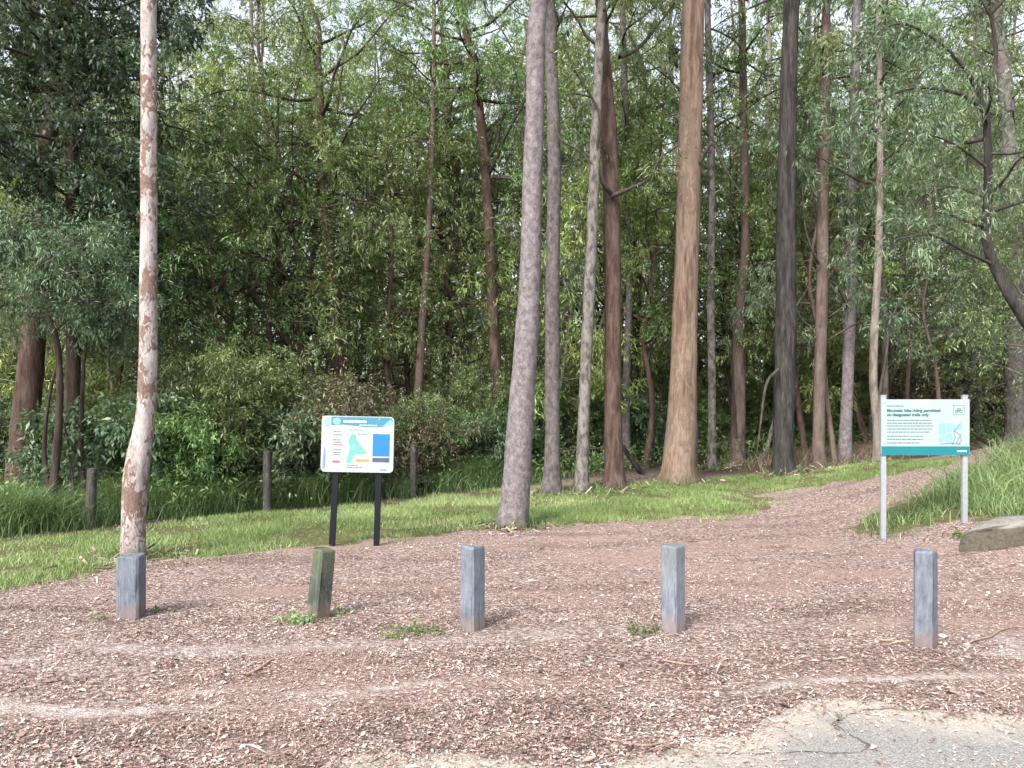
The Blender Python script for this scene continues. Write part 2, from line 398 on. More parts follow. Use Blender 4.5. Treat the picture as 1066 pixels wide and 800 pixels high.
M['crack'] = plain('crack_debris', (.13, .12, .098), .95, .1, .4, 60)

# ------------------------------------------------------------------ ground sheets
def px_poly(pts): return [tuple(hit(a, c)[:2]) for a, c in pts]
LAWN = px_poly([(-90, 632), (0, 613), (70, 600), (130, 586), (220, 577), (300, 571), (400, 565), (470, 556), (520, 549), (600, 545), (680, 541), (750, 538), (800, 531), (812, 522), (775, 514), (850, 505), (930, 494), (985, 486),
                (985, 479), (900, 483), (830, 492), (750, 497), (690, 502), (600, 507), (540, 510), (440, 518), (300, 531), (140, 546), (0, 562), (-90, 568)])
BANKGRASS = px_poly([(885, 553), (918, 562), (945, 553), (985, 540), (1010, 537), (1040, 545), (1120, 548)]) + [(14, 9.2), (15, 14.5), (9.6, 14.2), (8.3, 13.2)] + px_poly([(1000, 505), (960, 515), (920, 530)])
_fl = lambda x: 17.0 + .80 * (x - 0.05)
FENCE = [(-10.2, 9.1), (-8.5, 10.4), (-6.7, 11.75), (-4.45, 13.45), (-2.06, 15.4), (0.3, 17.6), (2.7, 19.4), (5.2, 20.8), (7.9, 21.6), (10.6, 21.9), (13.4, 22.2), (16.2, 22.6)]
def fence_y(x):
    f = np.array(FENCE); return np.interp(x, f[:, 0], f[:, 1])

def drift_f(x, y): return fbm(x * .38 + y * .3 + 3.1 + 1.2 * vnoise(x * .7, y * 1.3, 77), y * 2.7 - x * .35 + 1.1 * vnoise(x * .9, y * .9, 78), 21, 4)
def bare_f(x, y): return fbm(x * .8, y * 1.5, 33)
def axis(dense0, dense1, step, lo, hi):
    a = list(np.arange(dense0, dense1, step)); s = step; x = dense1
    while x < hi: a.append(x); s *= 1.18; x += s
    a.append(hi); s = step; x = dense0 - step
    b = []
    while x > lo: b.append(x); s *= 1.18; x -= s
    b.append(lo); return np.array(b[::-1] + a)
gx = axis(-10, 11, .10, -420, 420); gy = axis(2.4, 16, .08, -60, 520)
X, Y = np.meshgrid(gx, gy); nx, ny = len(gx), len(gy)
Z = gz(X, Y)
lawn = np.zeros(X.shape); LX = (fbm(X * 2.4, Y * 2.4, 91) - .5) * .9; LY = (fbm(X * 2.4, Y * 2.4, 95) - .5) * 1.1
for dx, dy in ((0, 0), (.45, 0), (-.45, 0), (0, .35), (0, -.35), (.2, .2), (-.2, .2), (.2, -.2), (-.2, -.2)):
    lawn += (inpoly(X + dx + LX, Y + dy + LY, LAWN) | inpoly(X + dx + LX, Y + dy + LY, BANKGRASS)) / 9.0
forest = np.maximum(sstep(-1.5, .1, Y - fence_y(X)), sstep(16.5, 18.5, Y + .15 * (X - 7)) * sstep(4, 5.5, X))
near = 1 - sstep(4.4, 6.4, Y)
g = MB(); i = np.arange(ny - 1)[:, None] * nx + np.arange(nx - 1)[None]
g.add(np.stack([X, Y, Z], -1).reshape(-1, 3), np.stack([i, i + 1, i + nx + 1, i + nx], -1).reshape(-1, 4))
me = g.mesh('ground', M['ground'])
for nm, arr in (('lawn', lawn), ('forest', forest), ('near', near), ('drift', drift_f(X, Y)), ('bare', bare_f(X, Y))):
    a = me.attributes.new(nm, 'FLOAT', 'POINT'); a.data.foreach_set('value', arr.astype(np.float32).ravel())
ground = bpy.data.objects.new('ground', me); COL.objects.link(ground); ground['kind'] = 'structure'

# car park: a worn bitumen sheet, its ragged front edge lying on the ground
edge_px = [(-400, 815), (40, 812), (120, 812), (190, 806), (280, 796), (360, 788), (440, 785), (520, 784), (560, 788), (600, 794), (650, 795), (700, 781), (760, 764), (800, 746), (850, 731), (890, 728), (935, 737), (1000, 741), (1080, 744), (1500, 748)]
ep = np.array([((px - CX) / F * (EYE * F / (py - HY)), EYE * F / (py - HY)) for px, py in edge_px])
xs = np.arange(-7, 8, .03); ey = np.interp(xs, ep[:, 0], ep[:, 1]) + (fbm(xs * 3.2, xs * 0, 3, 4) - .5) * .34 + (vnoise(xs * 22, xs * 0, 4) - .5) * .03
CARX, CARY = xs, ey
cp = MB(); rows = [0, .02, .08, .2, .4, .7, 1.1, 1.6, 2.4, 4, 7, 12]
V = []; E = []
for r in rows:
    V.append(np.stack([xs, ey - r, gz(xs, ey - r) + (.006 if r else -.004)], -1)); E.append(np.full(len(xs), max(0, 1 - r / .62)))
n = len(xs); i = np.arange(len(rows) - 1)[:, None] * n + np.arange(n - 1)[None]
cp.add(np.concatenate(V), np.stack([i + n, i + n + 1, i + 1, i], -1).reshape(-1, 4))
me = cp.mesh('car_park', M['carpark']); a = me.attributes.new('edge', 'FLOAT', 'POINT'); a.data.foreach_set('value', np.concatenate(E).astype(np.float32))
car = bpy.data.objects.new('car_park', me); COL.objects.link(car); car['kind'] = 'structure'
def gp(px, py, dz=0.0):
    p = hit(px, py); return np.array([p[0], p[1], p[2] + dz])
rng = np.random.default_rng(2)
ck = MB()
for pts, w in (([(905, 742), (892, 744), (882, 748), (876, 753), (870, 757), (878, 763), (886, 768), (898, 774), (903, 780), (895, 785), (870, 787), (840, 786), (790, 787), (745, 788)], .008), ([(876, 748), (872, 754), (868, 758), (874, 762)], .024), ([(905, 742), (925, 740), (945, 742)], .008)):
    P = spline([gp(px, py) for px, py in pts], .02); P = P + rng.normal(0, .006, P.shape) * [1, 1, 0]
    W = w * np.clip(fbm(np.arange(len(P)) * .35, np.zeros(len(P)), 8, 4) * 2.0 - .5, .16, 1.3)
    T = np.gradient(P, axis=0); S = np.stack([-T[:, 1], T[:, 0], T[:, 2] * 0], -1); S /= np.linalg.norm(S, axis=1)[:, None] + 1e-9
    zz = gz(P[:, 0], P[:, 1]) + .0105
    A = P + S * W[:, None]; B = P - S * W[:, None]; A[:, 2] = zz; B[:, 2] = zz
    k = np.arange(len(P) - 1)
    ck.add(np.vstack([A, B]), np.stack([k, k + 1, k + 1 + len(P), k + len(P)], -1))
ck.build('crack', M['crack'], car)

# ------------------------------------------------------------------ leaf litter and grasses (nobody could count them)
def normals(n): 
    v = rng.normal(size=(n, 3)); return v / np.linalg.norm(v, axis=1)[:, None]
def scatter(n, x0, x1, y0, y1, bias=1.0):
    y = y0 + (y1 - y0) * rng.random(n) ** bias
    x = x0 + (x1 - x0) * rng.random(n); return x, y
def litter():
    mb = MB()
    n = 520000
    y = 3.2 + 12.5 * rng.random(n) ** 1.25; x = (rng.random(n) * 2 - 1) * (y * .74 + .5)
    drift = drift_f(x, y)             # debris lies in washed lines
    bare = bare_f(x, y)
    keep = rng.random(n) < np.clip(.52 + (drift - .46) * 2.6 - .16 * sstep(.50, .66, bare) - .42 * sstep(.46, .37, drift) * sstep(.38, .56, vnoise(x * 2.6, y * 2.6, 55)) * sstep(6.4, 4.6, y), .07, 1)
    lw = inpoly(x, y, LAWN); keep &= ~(lw & (rng.random(n) > .05)); keep &= ~(inpoly(x, y, BANKGRASS) & (rng.random(n) > .3))
    ce = np.interp(x, CARX, CARY); oncar = y < ce
    keep &= ~(oncar & (rng.random(n) > .10 + .22 * sstep(.3, -1, x) + .75 * np.exp(-(ce - y) / .16)))
    keep &= ~((x > 5.6) & (y > 9.6) & (y < 13) & (rng.random(n) > .25))
    keep &= (y < fence_y(x) + .5)
    x, y, drift = x[keep], y[keep], drift[keep]; n = len(x)
    L = np.exp(rng.normal(math.log(.0140), .46, n)); Wd = L * rng.uniform(.22, .7, n)
    long = rng.random(n) < .035; L[long] *= 4.2; Wd[long] *= .55
    a = rng.random(n) * 6.283; tl = rng.normal(0, .22, n); rl = rng.normal(0, .30, n)
    d = np.stack([np.cos(a) * np.cos(tl), np.sin(a) * np.cos(tl), np.sin(tl)], -1)
    s = np.stack([-np.sin(a) * np.cos(rl), np.cos(a) * np.cos(rl), np.sin(rl)], -1)
    base = np.where(y < np.interp(x, CARX, CARY), .008, .002)
    c = np.stack([x, y, gz(x, y) + base + .3 * np.abs(np.sin(tl)) * L + .3 * np.abs(np.sin(rl)) * Wd + rng.random(n) * .008], -1)
    b = rng.uniform(0, .18, n)[:, None] * L[:, None] * np.array([0, 0, 1.])
    V = np.stack([c - d * (L / 2)[:, None] - s * (Wd * .35)[:, None], c - s * (Wd / 2)[:, None] + b, c + d * (L / 2)[:, None], c + s * (Wd / 2)[:, None] + b], 1)
    t = np.clip(rng.beta(1.6, 1.55, n) * .95 - .10 * sstep(.52, .68, drift) + (fbm(x * 2.6, y * 4.2, 101) - .5) * .55 + (rng.random(n) < .07) * .3, 0, 1)
    mb.add(V.reshape(-1, 3), np.arange(n * 4).reshape(-1, 4), np.repeat(t, 4))
    o = mb.build('leaf_litter', M['litter'], smooth=False); tag(o, 'red-brown bark chips and dead leaves strewn over the bare ground', 'leaf litter', kind='stuff')
litter()

def blades(mb, x, y, h, w, lean=.35, segs=2, tint=None, z=None):
    n = len(x); z = gz(x, y) if z is None else z
    a = rng.random(n) * 6.283; f = rng.random(n) * 6.283
    bend = h * lean * rng.uniform(.2, 1.6, n)
    d = np.stack([np.cos(a), np.sin(a), 0 * a], -1); s = np.stack([np.cos(f), np.sin(f), 0 * f], -1) * (w / 2)[:, None]
    p0 = np.stack([x, y, z - .01], -1)
    if segs == 1:
        tip = p0 + d * bend[:, None]; tip[:, 2] += h
        V = np.stack([p0 - s, p0 + s, tip], 1); Q = np.arange(n * 3).reshape(-1, 3); k = 3
    else:
        m = p0 + d * (bend * .3)[:, None]; m[:, 2] += h * .6
        tip = p0 + d * bend[:, None]; tip[:, 2] += h * .95
        V = np.stack([p0 - s, p0 + s, m + s * .8, m - s * .8, tip], 1); k = 5
        o = np.arange(n)[:, None] * 5
        Q = None
        t = rng.random(n) if tint is None else tint
        mb.add(V.reshape(-1, 3), o + [0, 1, 2, 3], np.repeat(t, 5))
        mb.f.append(o + [3, 2, 4] + (mb.n - n * 5)); return
    t = rng.random(n) if tint is None else tint
    mb.add(V.reshape(-1, 3), Q, np.repeat(t, k))
def lawn_grass():
    mb = MB(); n = 420000
    P = np.array(LAWN); x, y = scatter(n, P[:, 0].min(), P[:, 0].max(), P[:, 1].min(), P[:, 1].max())
    jx = x + rng.normal(0, .09, n) + (fbm(x * 2.4, y * 2.4, 91) - .5) * .9; jy = y + rng.normal(0, .09, n) + (fbm(x * 2.4, y * 2.4, 95) - .5) * 1.1
    k = inpoly(jx, jy, LAWN) & (np.abs(x) < y * .80 + 1)
    den = fbm(x * 1.6, y * 1.6, 41); k &= rng.random(n) < np.clip(.30 + (den - .43) * 4.2, .03, 1)
    st = inpoly(x + rng.normal(0, .45, n), y + rng.normal(0, .45, n), LAWN) & (np.abs(x) < y * .80 + 1) & (fbm(x * 4.5, y * 4.5, 44) > .60) & (rng.random(n) < .35) & (y < fence_y(x))
    k |= st
    x, y, den = x[k], y[k], den[k]
    t = np.clip(rng.normal(.45, .2, len(x)) + (fbm(x * .9, y * .9, 47) - .5) * .9, 0, 1)
    h = rng.uniform(.025, .075, len(x)) * (.6 + den * 1.3)
    far = np.clip(y / 11, 1, 2)
    blades(mb, x, y, h, rng.uniform(.006, .013, len(x)) * far, .7, 1, t)
    tag(mb.build('lawn', M['grass'], smooth=False), 'patchy bright green mown grass between the bare ground and the fence', 'grass', kind='stuff')
lawn_grass()
def tall_grass():
    mb = MB(); n = 150000                      # rank strip along the fence
    x = rng.uniform(-13, 3.0, n); off = rng.normal(.9, .75, n); y = fence_y(x) + off
    den = fbm(x * .9, y * .9, 51); left = 1 - sstep(-2.5, 2.2, x)
    k = (rng.random(n) < np.clip((den - .30) * 2.6, 0.02, 1) * (.40 + .60 * left)) & ~inpoly(x, y, LAWN) & (off > -1.0) & (off < 3.2)
    x, y, den, left = x[k], y[k], den[k], left[k]
    h = rng.uniform(.15, .8, len(x)) * (.25 + 1.2 * den) * (.45 + .55 * left) * sstep(-.9, .5, y - fence_y(x) + .25)
    blades(mb, x, y, h + .06, rng.uniform(.006, .018, len(x)), .8, 2, np.clip(rng.normal(.36, .28, len(x)) + (den - .5) * .5, 0, 1))
    tag(mb.build('long_grass', M['tallgrass'], smooth=False), 'rank dark green grass growing along the old wire fence', 'grass', kind='stuff')
    mb = MB(); n = 62000                       # bank on the right
    P = np.array(BANKGRASS); x, y = scatter(n, P[:, 0].min(), P[:, 0].max(), P[:, 1].min(), P[:, 1].max())
    k = inpoly(x + rng.normal(0, .12, n) + (fbm(x * 2, y * 2, 93) - .5) * .8, y + rng.normal(0, .12, n) + (fbm(x * 2, y * 2, 97) - .5) * .8, BANKGRASS)
    x, y = x[k], y[k]; den = fbm(x * 1.8, y * 1.8, 61); k = rng.random(len(x)) < np.clip(.22 + (den - .44) * 3.8, .03, 1) * (.4 + .6 * sstep(5.6, 6.8, x)); x, y, den = x[k], y[k], den[k]
    big = sstep(5.9, 7.4, x)
    h = rng.uniform(.05, .24, len(x)) * (1 + .9 * big) * (.6 + .8 * den)
    blades(mb, x, y, h, rng.uniform(.006, .014, len(x)), 1.0, 2, np.clip(rng.normal(.66, .27, len(x)) + .08 * big, 0, 1))
    tag(mb.build('bank_grass', M['tallgrass'], smooth=False), 'tall fresh green grass on the bank behind the trail sign', 'grass', kind='stuff')
    mb = MB(); n = 3800                        # dry brown tufts at the forest edge
    c = np.array([hit(px, py)[:2] for px, py in ((835, 487), (850, 485), (866, 483), (880, 480), (900, 478), (915, 478), (940, 474))])
    q = rng.integers(0, len(c), n); x = c[q, 0] + rng.normal(0, .5, n); y = c[q, 1] + rng.normal(.5, .5, n)
    blades(mb, x, y, rng.uniform(.08, .5, n), rng.uniform(.008, .02, n), 1.1, 2, rng.random(n))
    tag(mb.build('dry_grass', M['drygrass'], smooth=False), 'dry brown grass and bracken at the foot of the slim trunks', 'grass', kind='stuff')
tall_grass()

# ------------------------------------------------------------------ trees
def foliage(mb, P0, D, L, per, ll, lw, droop=.3, jit=.05, flat=.3, tbase=.5, tvar=.34):
    n = len(P0); idx = np.repeat(np.arange(n), per); m = len(idx)
    u = rng.random(m) ** .75
    pos = P0[idx] + D[idx] * (L[idx] * u)[:, None] + rng.normal(0, jit, (m, 3))
    d = D[idx] * .6 + rng.normal(0, .55, (m, 3)) + np.array([0, 0, -droop]); d /= np.linalg.norm(d, axis=1)[:, None]
    ref = rng.normal(0, 1, (m, 3)) * (1 - flat) + np.array([0, 0, 1.]) * flat * 2.2
    s = np.cross(d, ref); s /= np.linalg.norm(s, axis=1)[:, None] + 1e-9
    l = ll * rng.uniform(.55, 1.3, m); w = lw * rng.uniform(.7, 1.25, m)
    mid = pos + d * (l * .42)[:, None]
    tip = pos + d * l[:, None]; tip[:, 2] -= l * .12
    V = np.stack([pos, mid + s * (w / 2)[:, None], tip, mid - s * (w / 2)[:, None]], 1)
    tt = np.clip(tbase + (rng.random(n)[idx] - .5) * tvar * 1.6 + rng.normal(0, tvar * .7, m), 0, 1)
    mb.add(V.reshape(-1, 3), np.arange(m * 4).reshape(-1, 4), np.repeat(tt, 4))
def unit(v): return v / (np.linalg.norm(v, axis=-1, keepdims=True) + 1e-9)

def branch_out(wood, crown, stem, rad, z0, z1, n, length, up=.35, twigs=9, subs=3, per=14, ll=.12, lw=.028, droop=.3, flat=.3,
               prof=lambda t: 1.0, tw=.55, az=None, tbase=.5, tvar=.36, wood_twigs=True, bare=.25):
    """grow limbs from a stem between heights z0 and z1, twigs from the limbs and leaf sprays on the twigs"""
    zs = stem[:, 2]; TP = []; TD = []; TL = []
    ga = rng.random() * 6.28
    for k in range(n):
        t = (k + rng.random() * .8) / n; z = z0 + (z1 - z0) * t
        j = int(np.argmin(np.abs(zs - z))); p = stem[j]; r = rad[j]
        a = (ga + k * 2.4 + rng.normal(0, .4)) if az is None else az + rng.normal(0, .7)
        Lb = length * prof(t) * rng.uniform(.65, 1.25)
        e = up + rng.normal(0, .22)
        d = np.array([math.cos(a) * math.cos(e), math.sin(a) * math.cos(e), math.sin(e)])
        ns = 6; pts = [p]; q = p.copy(); dd = d.copy()
        for i_ in range(ns):
            dd = unit(dd + rng.normal(0, .16, 3) + np.array([0, 0, .05 if i_ < 3 else -.10 - droop * .15])); q = q + dd * Lb / ns; pts.append(q)
        pts = np.array(pts); pp = spline(pts, max(.12, Lb / 10))
        rb = min(r * .55, .012 + Lb * .012)
        tube(wood, pp, np.linspace(rb, .004, len(pp)), 5, .1, k, cap=False)
        u = bare + (1 - bare) * rng.random(twigs) ** .8; ii = np.clip((u * (len(pp) - 1)).astype(int), 0, len(pp) - 2)
        b = pp[ii]; T = unit(pp[ii + 1] - pp[ii])
        dt = unit(T * .5 + rng.normal(0, .65, (twigs, 3)) + np.array([0, 0, .12 - droop * .3])); lt = tw * rng.uniform(.5, 1.3, twigs)
        if wood_twigs:
            for q_ in range(twigs): tube(wood, np.array([b[q_], b[q_] + dt[q_] * lt[q_] * .5 + [0, 0, .03], b[q_] + dt[q_] * lt[q_]]), [.008, .005, .002], 3, cap=False)
        for s_ in range(subs):
            uu = rng.uniform(.25, 1, twigs)[:, None]
            TP.append(b + dt * lt[:, None] * uu); TD.append(unit(dt * .6 + rng.normal(0, .6, (twigs, 3)) + [0, 0, -droop * .4])); TL.append(lt * rng.uniform(.45, .8, twigs))
    if TP and per:
        foliage(crown, np.concatenate(TP), np.concatenate(TD), np.concatenate(TL), per, ll, lw, droop, .045, flat, tbase, tvar)

def stem_from(pts, base, depth, width_px, top, lean_y=0.0, flare=1.0):
    """pts: (px, row) from the ground up at a given depth; continued to a height of top metres"""
    P = [base]; 
    for px, py in pts[1:]:
        q = ray(px, py, depth); q[1] += lean_y * (q[2] - base[2]); P.append(q)
    R = [w / 2 * depth / F for w in width_px]
    d = unit(P[-1] - P[-2]); 
    if d[2] < .5: d = unit(d + [0, 0, .5])
    if top > P[-1][2] + 1:
        rise = top - P[-1][2]; P.append(P[-1] + d / d[2] * rise * .5 + rng.normal(0, .15, 3) * [1, 1, 0]); P.append(P[-1] + np.array([d[0] * .4, d[1] * .4, 1]) * rise * .5 + rng.normal(0, .25, 3) * [1, 1, 0])
        R += [R[-1] * .7, .03]
    PR = np.column_stack([np.array(P), R]); PR = np.vstack([PR[0] + [0, 0, -.12, PR[0][3] * .12], PR])
    S = spline(PR, .22); S[:, 3] = np.maximum(S[:, 3], .012)
    hgt = S[:, 2] - base[2]; S[:, 3] *= 1 + flare * .30 * np.exp(-np.maximum(hgt, 0) / .22)
    return S[:, :3], S[:, 3]

BASES = []
def gum(label, mat, pts, widths, depth=None, top=15, rough=.05, flare=1.0, crown=None, limbs=(), leaf='leaf_olive', name='gum_tree', lean=0.0, sides=14, twig_mat='twig', group=None):
    base = hit(*pts[0])
    if depth is not None:
        x = (pts[0][0] - CX) / F * depth; base = np.array([x, depth, float(gz(x, depth))])
    depth = base[1]
    S, R = stem_from(pts, base, depth, widths, top, lean, flare)
    e = empty(name, base, label, 'tree', group)
    tb = MB(); tube(tb, S, R, sides, rough, int(abs(pts[0][0])), roots=.30 * min(1, flare + .3)); tb; BASES.append((base[0], base[1], R[1]))
    tb.build('trunk', M[mat], e, origin=base)
    c = MB()
    for lp, w0, leafy in limbs:                      # limbs drawn from the photograph: (px, row, extra depth)
        P = [ray(a, c, depth + dz) for a, c, dz in lp]; P = spline(P, .1)
        lb = MB(); lr = np.linspace(w0 / 2 * depth / F, max(.006, w0 * .15 * depth / F), len(P)); tube(lb, P, lr, 7, .12, int(lp[0][0]))
        if leafy:
            nn = leafy; ii = rng.integers(len(P) // 3, len(P) - 1, nn)
            dt = unit(unit(P[ii] - P[np.maximum(ii - 2, 0)]) * .5 + rng.normal(0, .6, (nn, 3)))
            lt = rng.uniform(.25, .7, nn)
            for q in range(nn): tube(lb, np.array([P[ii[q]], P[ii[q]] + dt[q] * lt[q] * .5, P[ii[q]] + dt[q] * lt[q] - [0, 0, .05]]), [.008, .005, .002], 3, cap=False)
            foliage(c, P[ii] + dt * lt[:, None] * .4, dt, lt * .7, 34, .12, .026, .4, .07, .2)
        lo = lb.build('limb', M[mat if w0 > 5 else twig_mat], e, origin=base)
    cr = dict(z0=top * .6, z1=top * .98, n=12, length=2.2, twigs=8, subs=3, per=16, ll=.16, lw=.034, droop=.5, flat=.15)
    if crown: cr.update(crown)
    w = MB(); branch_out(w, c, S, R, **cr)
    w.build('crown_limbs', M[twig_mat], e, origin=base); c.build('crown', M[leaf], e, origin=base)
    return e

gum('slim pale gum mottled with red-brown bark, rising behind the leftmost bollard', 'spotted',
    [(139, 586), (139, 545), (141, 500), (145, 470), (150, 440), (153, 380), (153, 300), (153, 150), (152, 0)], [23, 23, 25, 23, 19, 18, 17, 16, 15], depth=9.05, top=15, rough=.06, sides=20, flare=.15, lean=.01, leaf='leaf_grey')
gum('grey gum leaning right at the grass edge, between the map sign and middle bollard', 'lilac',
    [(533, 549), (537, 510), (541, 450), (546, 380), (551, 300), (554, 200), (557, 100), (561, 0)], [32, 29, 27.5, 25, 22.5, 20.5, 19, 18], top=16, rough=.05, sides=20, flare=.5)
gum('straight grey gum just right of the leaning grey gum', 'grey',
    [(574, 515), (575, 450), (575, 300), (577, 180), (574, 60), (571, 0)], [19, 16, 15, 14, 13, 13], top=17, limbs=[([(577, 120, 0), (583, 145, -.3), (600, 155, -.5), (618, 172, -.6)], 4, 0), ([(574, 45, 0), (584, 20, .2), (592, 0, .3)], 4, 6)])
gum('thin mottled pale gum left of the straight red-brown gum', 'mottled',
    [(605, 512), (607, 450), (610, 380), (616, 250), (619, 170), (622, 90), (627, 0)], [14, 12, 12.5, 12, 11, 10, 9], top=16)
gum('straight red-brown gum with a looping side branch, left of the big salmon gum', 'redbrown',
    [(640, 508), (638, 430), (638, 300), (636, 200), (632, 110), (627, 40), (625, 0)], [22, 18, 17.5, 17, 15.5, 12.5, 11], top=17,
    limbs=[([(637, 203, -.25), (628, 190, -.5), (621, 160, -.6), (625, 122, -.7), (612, 95, -.8), (596, 70, -.9), (591, 55, -1)], 5, 10), ([(636, 205, -.25), (655, 197, -.5), (676, 186, -.6), (688, 165, -.7), (706, 152, -.8)], 5, 10),
           ([(645, 60, 0), (665, 50, .3), (690, 20, .5), (705, 0, .6)], 5, 10)])
gum('second thin grey trunk close behind the straight red-brown gum', 'grey', [(652, 500), (652, 400), (655, 300), (652, 150), (648, 0)], [9, 8, 7, 7, 6], depth=20.5, top=15)
gum('big salmon-barked gum with a flared mossy base, largest trunk in the forest edge', 'salmon',
    [(706, 502), (707, 480), (709, 450), (711, 400), (713, 330), (716, 230), (719, 120), (722, 0)], [35, 34, 32, 28.5, 26, 24, 24, 23], top=20, rough=.045, sides=24, flare=.45,
    limbs=[([(728, 170, -.2), (742, 150, -.4), (756, 178, -.5), (774, 206, -.6)], 4, 0)])
gum('thin grey-green trunk just right of the big salmon gum', 'mottled', [(741, 498), (741, 400), (740, 300), (741, 180), (738, 60), (737, 0)], [9, 8, 8, 7, 7, 6], depth=19.5, top=15)
gum('slender reddish-brown tree midway between the salmon gum and the dark rough tree', 'pinkish', [(767, 498), (769, 420), (769, 340), (776, 250), (774, 120), (772, 0)], [16, 14, 12, 9, 8, 7], depth=20.5, top=16,
    limbs=[([(766, 455, -.2), (763, 400, -.3), (757, 340, -.4)], 3, 0)], twig_mat='brown')
gum('dark rough-barked straight tree left of the slim trunks by the path', 'dark', [(815, 493), (816, 430), (818, 300), (819, 200), (821, 100), (824, 0)], [22, 21, 20.5, 19, 17, 16], top=20, rough=.10, flare=.4, leaf='leaf_green',
    limbs=[([(810, 385, -.3), (798, 400, -.5), (792, 440, -.6), (788, 470, -.7)], 4, 0), ([(822, 330, 0), (835, 310, -.2), (848, 290, -.3)], 3, 0)])
gum('pinkish slim trunk between the dark rough tree and the slim pale trunk', 'pinkish', [(852, 487), (853, 400), (856, 300), (857, 180), (860, 40), (861, 0)], [13, 12, 12, 11, 9, 8], top=17,
    limbs=[([(853, 275, -.2), (846, 262, -.4), (838, 235, -.5), (835, 190, -.6)], 3, 0)])
gum('slim pale grey trunk left of the white trail sign with one side branch', 'lilac', [(879, 482), (881, 430), (885, 330), (887, 200), (890, 80), (892, 0)], [14, 12, 11, 10, 9, 8], top=17,
    limbs=[([(884, 320, -.2), (873, 300, -.3), (858, 288, -.4), (849, 277, -.5)], 5, 0), ([(886, 215, -.2), (905, 205, -.4), (930, 200, -.5)], 4, 6)])
gum('pale forked sapling directly behind the left post of the trail sign', 'pale', [(914, 478), (913, 440), (909, 400), (910, 350), (915, 250), (916, 120), (914, 0)], [9, 9, 8, 8, 7, 6, 5], depth=17.5, top=12,
    limbs=[([(913, 425, 0), (921, 380, -.1), (928, 335, -.2), (940, 310, -.3), (965, 285, -.4)], 4, 8)], leaf='leaf_grey')
gum('thin cream trunk rising above the trail sign left corner', 'pale', [(921, 470), (921, 400), (920, 300), (922, 180), (919, 60), (920, 0)], [7, 7, 6, 6, 5, 5], depth=22, top=15, leaf='leaf_green')
gum('thick grey trunk leaning left at the right edge of the forest', 'grey', [(1058, 470), (1056, 400), (1054, 300), (1053, 200), (1048, 110), (1040, 40), (1034, 0)], [19, 18, 18, 17, 15, 12, 10], depth=21, top=17)
gum('dim slender trunk directly above the right half of the trail sign', 'grey', [(1017, 470), (1018, 400), (1019, 300), (1020, 150), (1018, 0)], [9, 9, 8, 8, 7], depth=24, top=17)
# left side
gum('stout red-brown trunk leaning right at the far left edge', 'redbrown', [(20, 527), (24, 460), (30, 400), (36, 340), (43, 250), (52, 120), (60, 0)], [27, 26, 25, 23, 19, 16, 13], top=13, rough=.09, leaf='leaf_dark')
gum('dark red-brown tree with arching limbs behind the map sign', 'redbrown', [(362, 470), (358, 420), (352, 360), (347, 300), (342, 250), (337, 200), (335, 130), (331, 60)], [20, 17, 14, 13, 12, 10, 8, 6], depth=18.5, top=12, leaf='leaf_olive',
    crown=dict(z0=5.2, z1=11.6, n=22, length=3.2, twigs=11, per=16, ll=.12, lw=.028, up=.25, flat=.4),
    limbs=[([(361, 410, -.2), (352, 360, -.4), (341, 312, -.5), (330, 296, -.6), (300, 288, -.8), (268, 262, -1.0)], 7, 14), ([(345, 285, -.1), (325, 270, -.4), (300, 268, -.7)], 4, 10), ([(337, 190, 0), (350, 172, -.2), (372, 165, -.4)], 4, 10), ([(336, 170, 0), (322, 150, -.3), (300, 140, -.6)], 4, 10)])
gum('slanting bare brown trunk leaning away left of the map sign', 'brown', [(343, 455), (322, 385), (296, 350), (270, 315), (244, 282)], [11, 10, 9, 7, 5], depth=17.5, top=0, leaf='leaf_olive',
    crown=dict(z0=3.6, z1=5.3, n=5, length=1.1, twigs=6, per=8, ll=.12, lw=.026))
gum('thin pale pink trunk close behind the right post of the map sign', 'pinkish', [(430, 522), (433, 440), (437, 380), (440, 330), (445, 260), (450, 160), (452, 0)], [11, 10, 9, 8, 6.5, 5, 4], depth=18.8, top=14, leaf='leaf_green')
gum('thin dark trunk right of the map sign, left of the curved red trunk', 'brown', [(486, 500), (485, 430), (483, 320), (480, 250), (472, 170), (462, 110)], [9, 8, 7.5, 7, 6, 5], depth=20, top=12, limbs=[([(484, 400, 0), (494, 388, -.2), (508, 376, -.4)], 3, 0), ([(471, 162, 0), (455, 140, -.2), (440, 130, -.4)], 3, 8)],
    crown=dict(z0=7, z1=11.5, n=14, length=2.4, twigs=9, ll=.12, lw=.028))
gum('curved red-brown trunk left of the leaning grey gum', 'redbrown', [(519, 490), (519, 430), (516, 380), (512, 300), (508, 220), (502, 140), (491, 60), (476, 0)], [13, 12.5, 12, 11.5, 11, 10, 8, 7], depth=19.5, top=13, leaf='leaf_green',
    limbs=[([(509, 165, 0), (517, 150, -.2), (524, 120, -.4), (540, 112, -.6)], 4, 8), ([(513, 185, 0), (530, 186, -.3), (548, 190, -.5)], 4, 8), ([(507, 168, 0), (490, 150, -.2), (468, 145, -.4)], 4, 10)],
    crown=dict(z0=7.5, z1=12.8, n=16, length=2.8, twigs=9, ll=.12, lw=.028))
gum('pale slender stem showing through the leaves, far back left of the dark arching tree', 'pale', [(262, 470), (262, 380), (263, 300), (266, 180), (262, 60)], [7, 6.5, 6, 5.5, 5], depth=24, top=17, leaf='leaf_green')
gum('reddish slender trunk leaning left, well behind and left of the map sign', 'redbrown', [(305, 470), (300, 400), (292, 320), (286, 230), (276, 120)], [8, 8, 7, 6.5, 5], depth=22, top=15)
